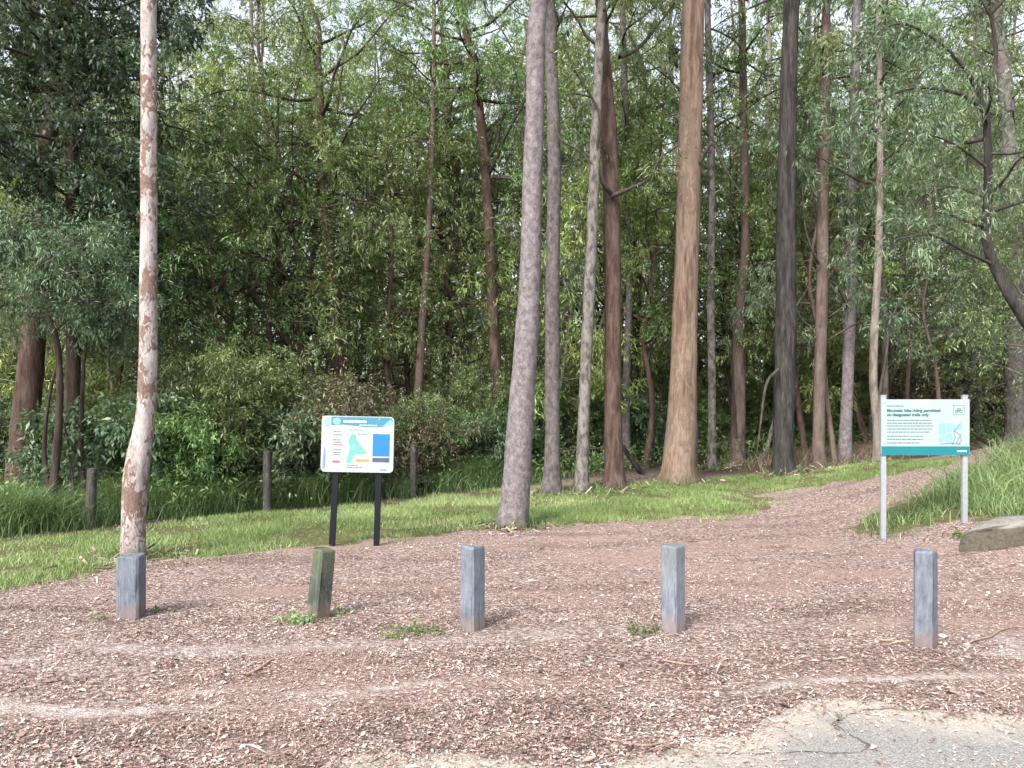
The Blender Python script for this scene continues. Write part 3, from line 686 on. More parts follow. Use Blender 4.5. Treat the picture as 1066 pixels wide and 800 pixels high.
gum('reddish thin stem standing midway between the map sign and leaning gum', 'redbrown', [(462, 480), (464, 400), (468, 320), (470, 240), (466, 150)], [8, 7, 6.5, 6, 5], depth=21.5, top=14, leaf='leaf_green')
gum('dark thin crooked stem between the red-brown gum and the salmon gum', 'brown', [(668, 490), (664, 430), (660, 380), (664, 300), (661, 220), (668, 130)], [10, 9, 8.5, 8, 7, 6], depth=22.5, top=14, leaf='leaf_green')
gum('cream slender trunk just left of the dark rough-barked tree', 'pale', [(797, 480), (799, 400), (800, 320), (798, 200), (801, 80)], [7, 7, 6.5, 6, 5], depth=25, top=18, leaf='leaf_green')
gum('slim grey stem just right of the dark rough-barked tree', 'grey', [(836, 482), (836, 400), (838, 300), (836, 180), (840, 60)], [8, 7.5, 7, 6, 5], depth=26, top=18)
# forked tree whose dark limb reaches in from the right
gum('dark crooked tree bending in from the right edge above the trail sign', 'dark', [(1150, 470), (1110, 400), (1068, 335), (1043, 293), (1027, 250), (1029, 190), (1026, 118), (1014, 85)], [15, 13, 11, 10, 9, 8.5, 7, 4.5], depth=11.6, top=0, leaf='leaf_grey', name='crooked_tree',
    crown=dict(z0=4.6, z1=6.9, n=11, length=1.7, twigs=9, subs=4, per=13, ll=.115, lw=.019, droop=.75, flat=.1, up=.3, bare=.3, ),
    limbs=[([(1026, 118, 0), (1032, 95, -.1), (1037, 60, -.2), (1030, 15, -.3), (1000, -25, -.4)], 5, 22), ([(1033, 275, 0), (1005, 262, -.2), (968, 245, -.4), (930, 250, -.5)], 4.5, 14), ([(1024, 115, 0), (1000, 98, -.2), (950, 92, -.4), (905, 110, -.6)], 5, 26),
           ([(1014, 85, 0), (985, 50, -.2), (940, 25, -.4), (900, 40, -.6)], 4, 30), ([(1030, 15, -.3), (1060, -10, -.3), (1100, -5, -.3)], 4, 24)])
# dense dark tree and pale wattle on the left
gum('dense dark-leaved tree filling the top left corner', 'brown', [(74, 535), (75, 440), (77, 300), (74, 150), (70, 20)], [17, 15, 14, 12, 9], depth=14.6, top=12, leaf='leaf_dark', name='dense_tree',
    crown=dict(z0=3.9, z1=11.6, n=72, length=2.7, twigs=14, subs=4, per=19, ll=.11, lw=.042, droop=.45, flat=.35, up=.1, bare=.15, tbase=.42))
gum('feathery grey-green wattle on twin thin stems at the far left', 'brown', [(52, 533), (58, 480), (62, 420), (60, 360), (48, 320)], [9, 8, 7, 6, 4], depth=12.6, top=5.2, leaf='leaf_grey', name='wattle_tree',
    crown=dict(z0=3.3, z1=5.1, n=26, length=1.55, twigs=12, subs=4, per=16, ll=.10, lw=.018, droop=.35, flat=.45, up=.15),
    limbs=[([(54, 520, .1), (46, 470, .2), (52, 410, .2), (66, 360, .2)], 6, 0), ([(88, 525, .3), (84, 470, .4), (86, 400, .4), (90, 350, .4)], 8, 0), ([(78, 525, .2), (72, 470, .2), (63, 425, .1)], 4, 0)])

def at_feet():
    mb = MB(); lb = MB()
    for bx, by, br in BASES:
        if by > 21 or abs(bx) > by * .75: continue
        n = 260; a = rng.random(n) * 6.283; r = br * 1.05 + np.abs(rng.normal(0, .16, n)); x = bx + np.cos(a) * r; y = by + np.sin(a) * r
        k = rng.random(n) < (.9 if by > 11 else .35); x, y = x[k], y[k]
        blades(mb, x, y, rng.uniform(.05, .24, len(x)), rng.uniform(.006, .014, len(x)), .7, 2, np.clip(rng.normal(.5, .25, len(x)), 0, 1))
        n = 160; a = rng.random(n) * 6.283; r = br + np.abs(rng.normal(0, .30, n)); x = bx + np.cos(a) * r; y = by + np.sin(a) * r
        L = rng.uniform(.04, .26, n); W = rng.uniform(.008, .03, n); f = rng.random(n) * 6.283; tl = rng.normal(0, .25, n)
        d = np.stack([np.cos(f), np.sin(f), tl], -1) * (L / 2)[:, None]; s_ = np.stack([-np.sin(f), np.cos(f), rng.normal(0, .4, n)], -1) * (W / 2)[:, None]
        c = np.stack([x, y, gz(x, y) + .012 + np.abs(tl) * L * .5], -1)
        lb.add(np.stack([c - d - s_, c + d - s_, c + d + s_, c - d + s_], 1).reshape(-1, 3), np.arange(n * 4).reshape(-1, 4), np.repeat(rng.random(n) * .85, 4))
    tag(mb.build('foot_grass', M['tallgrass'], smooth=False), 'tufts of grass round the feet of the gum trunks', 'grass', kind='stuff')
    tag(lb.build('shed_bark', M['litter'], smooth=False), 'shed bark ribbons lying round the feet of the gum trunks', 'leaf litter', kind='stuff')
at_feet()
# ---------------- understorey, tall forest trees and shrubs: a few kinds, copied
def proto(kind):
    r = rng.integers(0, 9999); wood = MB(); tr = MB(); crown = MB()
    H = kind['H']; k = 7
    z = np.linspace(0, H, k); wob = np.cumsum(rng.normal(0, kind.get('wob', .22), (k, 2)), 0); wob -= wob[0]
    P = np.column_stack([wob, z]); S = spline(P, .3 if H > 3 else .15)
    R = np.linspace(kind['r'], kind['r'] * .18, len(S)); R[0] *= 1.3
    nst = kind.get('stems', 1)
    tube(tr, S, R, 8, .08, int(r))
    br = dict(kind['br']); 
    branch_out(tr, crown, S, R, **br)
    for q in range(nst - 1):
        a = rng.random() * 6.28; S2 = S.copy(); f = (S2[:, 2] / H)[:, None]
        S2[:, :2] += np.array([math.cos(a), math.sin(a)]) * f * H * .28 + rng.normal(0, .05, 2); S2[:, 2] *= rng.uniform(.75, 1)
        tube(tr, S2, R * .8, 6, .08, int(r) + q); branch_out(tr, crown, S2, R * .8, **br)
    tm = tr.mesh('trunk', M[kind['bark']]); cm = crown.mesh('crown', M[kind['leaf']])
    return tm, cm
bell = lambda t: .55 + .75 * math.sin(math.pi * min(1, t * .85 + .12))
UND = dict(twigs=11, subs=3, per=12, ll=.13, lw=.032, droop=.25, flat=.45, up=.3, tw=.6, prof=bell)
KINDS = {
 'bushy': [dict(H=9.0, r=.09, bark='brown', leaf='leaf_olive', br=dict(UND, z0=2.2, z1=8.8, n=30, length=2.5)),
           dict(H=10.5, r=.10, bark='redbrown', leaf='leaf_green', br=dict(UND, z0=3.0, z1=10.2, n=30, length=2.6)),
           dict(H=7.5, r=.07, bark='grey', leaf='leaf_olive', br=dict(UND, z0=1.2, z1=7.3, n=28, length=2.1))],
 'drooping': [dict(H=11, r=.09, bark='pinkish', leaf='leaf_grey', br=dict(UND, z0=3.2, z1=10.8, n=26, length=2.2, ll=.17, lw=.03, droop=.8, flat=.1)),
              dict(H=8, r=.06, bark='mottled', leaf='leaf_yellow', br=dict(UND, z0=1.8, z1=7.8, n=26, length=1.9, ll=.15, lw=.03, droop=.6, flat=.15))],
 'tall': [dict(H=22, r=.17, wob=.30, bark='pinkish', leaf='leaf_olive', br=dict(UND, z0=9, z1=21.8, n=30, length=2.9, ll=.20, lw=.05, droop=.6, flat=.1, twigs=10, per=11, wood_twigs=False)),
          dict(H=25, r=.20, wob=.30, bark='grey', leaf='leaf_green', br=dict(UND, z0=11, z1=24.8, n=30, length=3.2, ll=.20, lw=.05, droop=.6, flat=.1, twigs=10, per=11, wood_twigs=False)),
          dict(H=19, r=.12, wob=.35, bark='pale', leaf='leaf_yellow', br=dict(UND, z0=7, z1=18.8, n=28, length=2.5, ll=.20, lw=.05, droop=.5, flat=.2, twigs=10, per=11, wood_twigs=False)),
          dict(H=20, r=.13, wob=.35, bark='brown', leaf='leaf_olive', br=dict(UND, z0=6, z1=19.8, n=32, length=2.6, ll=.20, lw=.05, droop=.5, flat=.2, twigs=10, per=11, wood_twigs=False))],
 'shrub': [dict(H=2.3, r=.03, stems=4, wob=.12, bark='brown', leaf='leaf_green', br=dict(UND, z0=.3, z1=2.2, n=10, length=.9, twigs=8, per=14, ll=.11, lw=.030, tw=.35)),
           dict(H=1.6, r=.025, stems=5, wob=.10, bark='brown', leaf='leaf_grey', br=dict(UND, z0=.15, z1=1.5, n=8, length=.8, twigs=8, per=16, ll=.12, lw=.04, tw=.32)),
           dict(H=3.2, r=.035, stems=3, wob=.16, bark='twig', leaf='leaf_olive', br=dict(UND, z0=.5, z1=3.1, n=13, length=1.1, twigs=9, per=13, ll=.12, lw=.026, tw=.4)),
           dict(H=2.2, r=.025, stems=5, wob=.15, bark='twig', leaf='leaf_dry', br=dict(UND, z0=.2, z1=2.1, n=11, length=1.0, twigs=8, per=5, ll=.10, lw=.03, tw=.45)),
           dict(H=4.2, r=.04, stems=2, wob=.2, bark='twig', leaf='leaf_yellow', br=dict(UND, z0=.6, z1=4.1, n=15, length=1.5, twigs=9, per=13, ll=.15, lw=.035, tw=.5))],
}
LOOK = {('bushy', 0): 'bushy olive understorey tree', ('bushy', 1): 'bushy green understorey tree', ('bushy', 2): 'low bushy olive tree',
        ('drooping', 0): 'greyish droopy tree', ('drooping', 1): 'yellowish droopy tree',
        ('tall', 0): 'tall pinkish forest tree', ('tall', 1): 'tall grey forest tree', ('tall', 2): 'tall pale forest tree', ('tall', 3): 'tall brown forest tree',
        ('shrub', 0): 'leafy green shrub', ('shrub', 1): 'low grey-green shrub', ('shrub', 2): 'loose olive shrub', ('shrub', 3): 'dry twiggy brown shrub', ('shrub', 4): 'big yellow-green shrub'}
NAME = {'bushy': 'understorey_tree', 'drooping': 'understorey_tree', 'tall': 'forest_tree', 'shrub': 'shrub'}
GROUP = {'bushy': 'understorey trees behind the fence', 'drooping': 'understorey trees behind the fence', 'tall': 'tall trees deep in the forest', 'shrub': 'shrubs along the forest edge'}
MARKS = [(145, 'spotted gum'), (370, 'map sign'), (545, 'leaning gum'), (638, 'red-brown gum'), (709, 'salmon gum'), (817, 'dark rough tree'), (884, 'slim pale trunk'), (963, 'trail sign')]
def zone(px):
    if px < 145: return 'left of the spotted gum'
    if px > 1008: return 'right of the trail sign'
    for (a, n1), (b, n2) in zip(MARKS, MARKS[1:]):
        if a <= px <= b: return 'between %s and %s' % (n1, n2)
    return 'above the trail sign'
PLACES = []      # kind, variant, x, y, scale
def place(kind, var, px, Y_, sc): PLACES.append((kind, var, (px - CX) / F * Y_, Y_, sc))
prng = random.Random(11)
def clear(x, y, taken, d):
    return all((x - a) ** 2 + (y - c) ** 2 > d * d for a, c in taken)
taken = []
# understorey in bands behind the fence
for band, (y0, y1, cnt, d) in enumerate(((19.5, 24, 18, 1.9), (24, 31, 13, 2.2), (31, 40, 7, 2.8))):
    tries = 0; made = 0
    while made < cnt and tries < 4000:
        tries += 1; y = prng.uniform(y0, y1); x = prng.uniform(-.80, .80) * y
        if y < fence_y(x) + 1.0 or not clear(x, y, taken, d): continue
        if 2.5 < x < 5.5 and y < 22: continue
        taken.append((x, y)); made += 1
        k, v = prng.choice([('bushy', 0), ('bushy', 0), ('bushy', 1), ('bushy', 1), ('bushy', 2), ('drooping', 0), ('drooping', 1)])
        PLACES.append((k, v, x, y, prng.uniform(.8, 1.25)))
tt = []
for y0, y1, cnt, d in ((24, 33, 10, 2.4), (33, 46, 21, 2.9)):
    tries = 0; made = 0
    while made < cnt and tries < 4000:
        tries += 1; y = prng.uniform(y0, y1); x = prng.uniform(-.78, .78) * y
        if not clear(x, y, tt, d): continue
        tt.append((x, y)); made += 1
        PLACES.append(('tall', prng.randrange(4), x, y, prng.uniform(.8, 1.15)))
# closer ones, and the left side
for kind, var, px, Y_, sc in (('bushy', 1, 225, 16.5, .78), ('bushy', 2, 175, 17.5, 1.0), ('bushy', 0, 275, 19, 1.0), ('bushy', 0, 420, 20, 1.05), ('drooping', 1, 25, 17.5, .9), ('bushy', 1, 120, 19.5, 1.05), ('drooping', 0, 985, 19.5, .75), ('bushy', 2, 1085, 17, .9), ('drooping', 0, 945, 23, .9), ('bushy', 1, 395, 18.6, .95), ('bushy', 0, 300, 17.2, 1.1), ('bushy', 1, 470, 21.5, 1.1), ('drooping', 1, 560, 20.5, 1.1), ('bushy', 0, 600, 21, 1.15), ('bushy', 1, 672, 20, 1.0), ('bushy', 0, 755, 22.5, 1.05), ('drooping', 1, 795, 21.5, 1.1), ('bushy', 1, 840, 20, .95), ('drooping', 0, 870, 18.4, .85), ('bushy', 2, 1000, 21.5, .9), ('bushy', 1, 905, 22, 1.1)):
    place(kind, var, px, Y_, sc)
for px, dy, var, sc in ((-20, 8.5, 1, 1.3), (5, 9.5, 0, 1.0), (55, 9.0, 1, 1.2), (112, 7.0, 0, 1.0), (85, 5.6, 1, .7), (160, 3.4, 1, 1.2), (195, 1.9, 0, .85), (230, 2.7, 2, .9), (262, 3.6, 0, 1.1), (300, 2.2, 1, 1.1), (322, 3.1, 2, .9), (350, 2.4, 3, 1.0), (385, 2.7, 1, 1.0), (408, 2.0, 3, .8), (455, 2.3, 0, .9), (480, 3.6, 2, .9), (505, 2.2, 1, .9),
                        (545, 2.8, 0, .9), (590, 2.6, 2, .8), (622, 3.4, 0, 1.0), (665, 2.4, 1, .9), (685, 3.6, 2, .9), (730, 2.6, 0, .8), (752, 3.8, 2, 1.0), (790, 2.8, 0, 1.0), (836, 3.0, 2, .8), (866, 3.6, 0, 1.0), (900, 4.0, 3, 1.0), (930, 3.4, 3, 1.2), (965, 3.0, 3, 1.3), (995, 3.8, 2, 1.0), (1030, 3.0, 3, 1.2), (1065, 2.4, 0, 1.2), (1100, 2.5, 1, 1.2)):
    # stand the shrub dy metres beyond the fence along this line of sight
    ys = np.arange(8, 30, .05); f = fence_y((px - CX) / F * ys); k = np.where(ys > f + dy * .75)[0][0]
    place('shrub', var, px, float(ys[k]), sc)
st_ = []
tries = 0
while len(st_) < 30 and tries < 4000:
    tries += 1; y = prng.uniform(22, 38); x = prng.uniform(-.72, .76) * y
    if y < fence_y(x) + 2.5 or not clear(x, y, st_, 1.8): continue
    st_.append((x, y)); PLACES.append(('shrub', 4, x, y, prng.uniform(.7, 1.3)))
protos = {}
for kind, lst in KINDS.items():
    for v, d in enumerate(lst): protos[(kind, v)] = proto(d)
cnt = {}
for p in sorted(PLACES, key=lambda q: q[3]):
    px = p[2] / p[3] * F + CX; cnt.setdefault((p[0], p[1], zone(px)), []).append(p)
ORD = ['nearest', 'second nearest', 'third nearest', 'fourth nearest', 'fifth nearest', 'sixth nearest', 'seventh nearest', 'eighth nearest', 'ninth nearest', 'farthest']
first = {}
for (kind, v, zn), lst in cnt.items():
    for r, (k_, v_, x, y, sc) in enumerate(lst):
        lab = LOOK[(kind, v)] + (' ' if len(lst) == 1 else ', %s ' % ORD[min(r, 9)]) + zn
        loc = (x, y, float(gz(x, y)) - .06); rz = prng.uniform(0, 6.28)
        src = first.get((kind, v))
        if src is None:
            e = empty(NAME[kind], loc, lab, 'shrub' if kind == 'shrub' else 'tree', GROUP[kind]); e.rotation_euler.z = rz; e.scale = (sc,) * 3
            for nm, mesh in zip(('trunk' if kind != 'shrub' else 'stems', 'crown'), protos[(kind, v)]):
                o = bpy.data.objects.new(nm, mesh); COL.objects.link(o); o.parent = e
            first[(kind, v)] = e
        else: dup(src, loc, rz, sc * np.array([1, 1, prng.uniform(.92, 1.08)]), lab, GROUP[kind])

# the far wood: one mass of crowns and thin stems
def far_wood():
    mb = MB(); st = MB(); N = 150
    for k in range(N):
        y = rng.uniform(45, 66); x = rng.uniform(-.8, .8) * y; g0 = float(gz(x, y)); H = rng.uniform(18, 28); z0 = rng.uniform(1, 7)
        n = 70; P0 = np.column_stack([rng.normal(x, 2.0, n), rng.normal(y, 1.6, n), g0 + z0 + (H - z0) * rng.random(n) ** 1.1])
        foliage(mb, P0, unit(rng.normal(0, 1, (n, 3))), np.full(n, 1.3), 22, .36, .12, .4, .35, .2, rng.uniform(.4, .75), .3)
        tube(st, np.array([[x, y, g0 - .2], [x + rng.normal(0, .4), y, g0 + H * .5], [x + rng.normal(0, .6), y, g0 + H]]), [.2, .15, .05], 5, cap=False)
    n = 2600; x = rng.uniform(-1, 1, n) * 62; y = rng.uniform(40, 66, n)
    foliage(mb, np.column_stack([x, y, gz(x, y) + rng.uniform(0, 5, n)]), unit(rng.normal(0, 1, (n, 3))), np.full(n, 1.3), 26, .34, .12, .3, .4, .2, .55, .3)
    o = mb.build('far_wood', M['leaf_far_lit'], smooth=False); tag(o, 'pale green mass of distant trees closing the forest', 'woodland', kind='stuff')
    st.build('far_stems', M['pinkish'], o)
far_wood()
# low leafy ground cover on the forest floor
def groundcover():
    mb = MB(); n = 16000
    x = rng.uniform(-1, 1, n); y = 11 + 32 * rng.random(n) ** 1.5; x = x * y * .78
    k = (y > fence_y(x) + .3 - 1.3 * sstep(-1, 2, x)) & ~inpoly(x, y, LAWN) & ((fbm(x * .5, y * .5, 71) > .42) | (x > 0)) & ~((x > 4.8) & (y < 18.5)); x, y = x[k], y[k]
    foliage(mb, np.column_stack([x, y, gz(x, y) + rng.uniform(0, .55, len(x))]), unit(rng.normal(0, 1, (len(x), 3)) * [1, 1, .5]), np.full(len(x), .4), 14, .12, .04, .1, .12, .4, .5, .3)
    tag(mb.build('ground_cover', M['leaf_green'], smooth=False), 'low leafy undergrowth covering the shaded forest floor', 'undergrowth', kind='stuff')
groundcover()

# ------------------------------------------------------------------ fence
fe = empty('wire_fence', (FENCE[2][0], FENCE[2][1], 0), 'old wire fence on grey timber posts along the forest edge', 'fence')
fo = np.array(fe.location); tops = []
for k, (x, y) in enumerate(FENCE):
    z = float(gz(x, y)); h = 1.06 + .12 * math.sin(k * 2.3); lx, ly = rng.normal(0, .03, 2)
    mb = MB(); P = np.array([[x, y, z - .15], [x + lx * .5, y + ly * .5, z + h * .5], [x + lx, y + ly, z + h]])
    tube(mb, P, [.082, .078, .074], 9, .09, k); mb.build('fence_post', M['fence_wood'], fe, origin=fo); tops.append((x, y, z, h))
for lv in (.30, .62, .90):
    mb = MB()
    for (x0, y0, z0, h0), (x1, y1, z1, h1) in zip(tops, tops[1:]):
        t = np.linspace(0, 1, 7); sag = -.05 * 4 * t * (1 - t)
        P = np.column_stack([x0 + (x1 - x0) * t, y0 + (y1 - y0) * t - .085, z0 + (z1 - z0) * t + lv + sag])
        tube(mb, P, np.full(7, .0022), 4, cap=False)
    mb.build('wire', M['wire'], fe, origin=fo)
# pale rails and fallen timber
def log(name, label, cat, pts, depth, w0, w1, mat):
    P = spline([ray(a, c, depth) for a, c in pts], .1); base = P[0].copy(); base[2] = float(gz(base[0], base[1]))
    P[:, 2] = np.maximum(P[:, 2], gz(P[:, 0], P[:, 1]) + .02)
    mb = MB(); tube(mb, P, np.linspace(w0, w1, len(P)) / 2, 9, .12, 5); o = mb.build(name, M[mat], origin=base); tag(o, label, cat); return o
log('fallen_log', 'dark fallen log slanting down right of the red-brown gum', 'log', [(671, 497), (660, 482), (648, 464)], 18.6, .16, .11, 'dark')
log('fallen_branch', 'pale fallen branch lying level behind the straight grey gum', 'branch', [(552, 476), (590, 470), (634, 466)], 19.2, .10, .05, 'twig')

# ------------------------------------------------------------------ bollards
def bollard(label, mat, px, base_row, top_row, wpx, split, lean=(0, 0), side=None):
    p = hit(px, base_row); sc = F / p[1]; h = (base_row - top_row) / sc; w = wpx / sc
    ang = -math.atan2(p[0], p[1]) - split         # how far the front face is turned to the left of the line of sight
    s = w / (abs(math.cos(split)) + abs(math.sin(split)))
    e = bpy.data.meshes.new('bollard')
    c = s * .10; nb = [(s / 2 - c, -s / 2), (s / 2, -s / 2 + c), (s / 2, s / 2 - c), (s / 2 - c, s / 2), (-s / 2 + c, s / 2), (-s / 2, s / 2 - c), (-s / 2, -s / 2 + c), (-s / 2 + c, -s / 2)]
    zs = [-.18, 0.0] + list(np.linspace(.06, h - .012, 9)) + [h]
    mb = MB(); V = []
    for i_, z in enumerate(zs):
        k = 1.0 if z < h else .93
        for j, (a, b_) in enumerate(nb):
            wob = 1 + (vnoise(np.array(j * 3.1), np.array(z * 6.0), int(px)) - .5) * .05
            V.append((a * k * wob, b_ * k * wob, z + (.035 * (vnoise(np.array(j * 1.7), np.array(0.), int(px) + 3) - .5) if z >= h - .02 else 0)))
    Q = [[i_ * 8 + j, i_ * 8 + (j + 1) % 8, (i_ + 1) * 8 + (j + 1) % 8, (i_ + 1) * 8 + j] for i_ in range(len(zs) - 1) for j in range(8)]
    mb.add(V, Q); n0 = (len(zs) - 1) * 8
    mb.f.append(np.array([[n0 + j for j in range(8)]]))
    o = mb.build('bollard', M[mat], smooth=False); o.location = p - [0, 0, .0]
    o.rotation_mode = 'ZYX'; o.rotation_euler = (lean[1], lean[0], ang)
    tag(o, label, 'bollard', 'timber bollards in a row'); return p
R_ = math.radians
B1 = bollard('short wide blue-grey timber bollard at the foot of the spotted gum', 'post_blue', 136.5, 643, 579, 29, R_(22))
B2 = bollard('dark mossy timber bollard tilting right, in front of the map sign', 'post_green', 331, 644, 572, 25, R_(58), lean=(R_(5.5), 0))
B3 = bollard('blue-grey timber bollard in the middle of the row, below the leaning gum', 'post_blue', 492, 655, 569, 28, R_(44))
B4 = bollard('blue-grey timber bollard with greenish top, second from the right', 'post_pale', 701, 658, 569, 26, R_(36))
B5 = bollard('tallest narrow blue-grey bollard, below the white trail sign', 'post_blue', 963.5, 674, 574, 23, R_(19))

# ------------------------------------------------------------------ signs
def rounded(mb, x0, x1, z0, z1, yf, yb, r, tint=.5, seg=5):
    pts = []
    for cx, cz, a0 in ((x1 - r, z1 - r, 0), (x0 + r, z1 - r, 90), (x0 + r, z0 + r, 180), (x1 - r, z0 + r, 270)):
        for k in range(seg + 1):
            a = R_(a0 + 90 * k / seg); pts.append((cx + r * math.cos(a), cz + r * math.sin(a)))
    poly(mb, pts, yf, yb)
def poly(mb, pts, yf, yb):
    n = len(pts); A = sum(pts[i][0] * pts[(i + 1) % n][1] - pts[(i + 1) % n][0] * pts[i][1] for i in range(n))
    if A < 0: pts = pts[::-1]
    V = [(x, yf, z) for x, z in pts] + [(x, yb, z) for x, z in pts]
    mb.add(V, [list(range(n))]); k = mb.n - 2 * n
    mb.f.append(np.array([[k + n + i for i in range(n)][::-1]]))
    mb.f.append(np.array([[k + i, k + n + i, k + n + (i + 1) % n, k + (i + 1) % n] for i in range(n)]))
def text_mesh(name, body, size, x, z, y, mat, parent, bold=.0):
    cu = bpy.data.curves.new(name, 'FONT'); cu.body = body; cu.size = size; cu.extrude = .0006; cu.offset = bold; cu.resolution_u = 3
    t = bpy.data.objects.new(name, cu); COL.objects.link(t)
    bpy.context.view_layer.update(); dg = bpy.context.evaluated_depsgraph_get()
    me = bpy.data.meshes.new_from_object(t.evaluated_get(dg)); bpy.data.objects.remove(t)
    me.materials.clear(); me.materials.append(M[mat])
    o = bpy.data.objects.new(name, me); COL.objects.link(o); o.parent = parent; o.location = (x, y, z); o.rotation_euler = (math.pi / 2, 0, 0)
    return o
def bars(mb, x, z, widths, h, y, gap=.008):
    for w in widths:
        poly(mb, [(x, z), (x + w, z), (x + w, z + h), (x, z + h)], y - .0012, y); x += w + gap
def words(total, r_):
    out = []; s = 0
    while s < total: 
        w = r_.uniform(.02, .07); out.append(min(w, total - s + .01)); s += w + .008
    return out
wr = random.Random(4)
def trail_sign():
    pl = hit(920, 562); Y_ = pl[1]; sc = F / Y_
    x0 = (918 - CX) / sc; x1 = (1008.5 - CX) / sc; top = EYE - (416 - HY) / sc; bot = EYE - (474 - HY) / sc; W = x1 - x0; Hh = top - bot
    e = empty('trail_sign', ((x0 + x1) / 2, Y_, pl[2]), 'white trail sign with teal bottom band on two galvanised posts', 'sign')
    o = -np.array([0, 0, pl[2]]); hw = W / 2; zt = top - pl[2]; zb = bot - pl[2]
    for sx in (-1, 1):
        px = sx * (hw - .045); gx_ = e.location.x + px; g0 = float(gz(gx_, Y_)) - pl[2]
        mb = MB(); t = .07
        mb.box((px, .045, (zt + .055 + g0 - .2) / 2), (t, .045, zt + .055 - g0 + .2)); post = mb.build('post', M['galv'], e, smooth=False)
        cb = MB(); cb.box((px, .045, zt + .058), (t + .008, .053, .012)); cb.build('post_cap', M['galv'], post, smooth=False)
    mb = MB(); rounded(mb, -hw, hw, zb, zt, -.002, .020, .012); mb.build('panel', M['mint'], e, smooth=False)
    y = -.0022
    mb = MB(); poly(mb, [(-hw + .003, zb + .002), (hw - .003, zb + .002), (hw - .003, zb + .122), (-hw + .003, zb + .122)], y - .001, y); band = mb.build('bottom_band', M['teal'], e, smooth=False)
    mb = MB(); bars(mb, hw - .17, zb + .045, [.035, .028, .05], .022, y - .0012); mb.build('band_lettering', M['pure'], band, smooth=False)
    u = lambda f: -hw + f * W; v = lambda f: zt - f * Hh
    text_mesh('title_text', 'Mountain bike riding permitted\non designated trails only', .0585, u(.062), v(.225), y - .001, 'teal_text', e, .0022)
    mb = MB(); bars(mb, u(.065), v(.127), [.06, .035, .07, .04], .011, y); mb.build('heading_lettering', M['teal_text'], e, smooth=False)
    mb = MB()
    for k, (f, wd) in enumerate(((.385, .50), (.435, .50), (.485, .53), (.54, .52), (.595, .48), (.67, .40), (.725, .40), (.79, .36))): bars(mb, u(.065), v(f), words(wd * W, wr), .012, y)
    mb.build('body_lettering', M['grey_text'], e, smooth=False)
    for bx_ in (-hw + .045, hw - .045):
        for bz_ in (zt - .05, zb + .155):
            mb = MB(); rounded(mb, bx_ - .011, bx_ + .011, bz_ - .011, bz_ + .011, y - .006, y, .0108); mb.build('bolt', M['galv'], e, smooth=False)
    # bicycle symbol in a box
    mb = MB(); bx, bz, bw, bh = u(.815), v(.27), .125 * W, .155 * Hh
    for a, b_, c, d in ((bx, bz, bx + bw, bz + .005), (bx, bz + bh, bx + bw, bz + bh + .005), (bx, bz, bx + .005, bz + bh), (bx + bw, bz, bx + bw + .005, bz + bh + .005)): poly(mb, [(a, b_), (c, b_), (c, d), (a, d)], y - .001, y)
    ic = mb.build('symbol_frame', M['grey_text'], e, smooth=False)
    mb = MB()
    for cx in (.3, .7):
        c = np.array([bx + bw * cx, bz + bh * .36]); r1, r2 = .022, .015
        for k in range(14):
            a, b2 = 2 * math.pi * k / 14, 2 * math.pi * (k + 1) / 14
            poly(mb, [(c[0] + r1 * math.cos(a), c[1] + r1 * math.sin(a)), (c[0] + r1 * math.cos(b2), c[1] + r1 * math.sin(b2)), (c[0] + r2 * math.cos(b2), c[1] + r2 * math.sin(b2)), (c[0] + r2 * math.cos(a), c[1] + r2 * math.sin(a))], y - .001, y)
    for (ax, az), (cx, cz) in (((.3, .36), (.42, .72)), ((.42, .72), (.62, .72)), ((.62, .72), (.7, .36)), ((.42, .68), (.52, .38)), ((.52, .38), (.62, .70)), ((.3, .36), (.52, .38))):
        a = np.array([bx + bw * ax, bz + bh * az]); c = np.array([bx + bw * cx, bz + bh * cz]); d = c - a; nrm = np.array([-d[1], d[0]]) / np.linalg.norm(d) * .0025
        poly(mb, [tuple(a + nrm), tuple(c + nrm), tuple(c - nrm), tuple(a - nrm)], y - .002, y - .0011)
    mb.build('bicycle_symbol', M['teal_text'], ic, smooth=False)
    # map
    mb = MB(); m0, m1, n0, n1 = u(.645), u(.93), v(.95 * .86), v(.40)
    cells = [(.02, .42, .30, .95), (.34, .55, .58, .95), (.02, .12, .26, .38), (.30, .05, .56, .50), (.62, .62, .96, .9)]
    for a, b_, c, d in cells: poly(mb, [(m0 + a * (m1 - m0), n0 + b_ * (n1 - n0)), (m0 + c * (m1 - m0) * .97, n0 + (b_ + .03) * (n1 - n0)), (m0 + c * (m1 - m0), n0 + d * (n1 - n0)), (m0 + a * (m1 - m0) * 1.0, n0 + (d - .04) * (n1 - n0))], y - .001, y)
    mp = mb.build('trail_map', M['pale_blue'], e, smooth=False)
    mb = MB()
    for pts in (((.55, .0), (.68, .3), (.62, .55), (.9, .95)), ((.7, .05), (.85, .35), (.95, .5)), ((.05, .03), (.4, .08), (.9, .04)), ((.78, .0), (.92, .18), (.85, .45), (.6, .62))):
        for (a, b_), (c, d) in zip(pts, pts[1:]):
            A = np.array([m0 + a * (m1 - m0), n0 + b_ * (n1 - n0)]); C = np.array([m0 + c * (m1 - m0), n0 + d * (n1 - n0)]); q = C - A; nr = np.array([-q[1], q[0]]) / np.linalg.norm(q) * .003
            poly(mb, [tuple(A + nr), tuple(C + nr), tuple(C - nr), tuple(A - nr)], y - .0024, y - .0012)
    mb.build('trail_lines', M['grey_text'], mp, smooth=False)
    e.rotation_euler = (0, 0, R_(-1.5))
trail_sign()
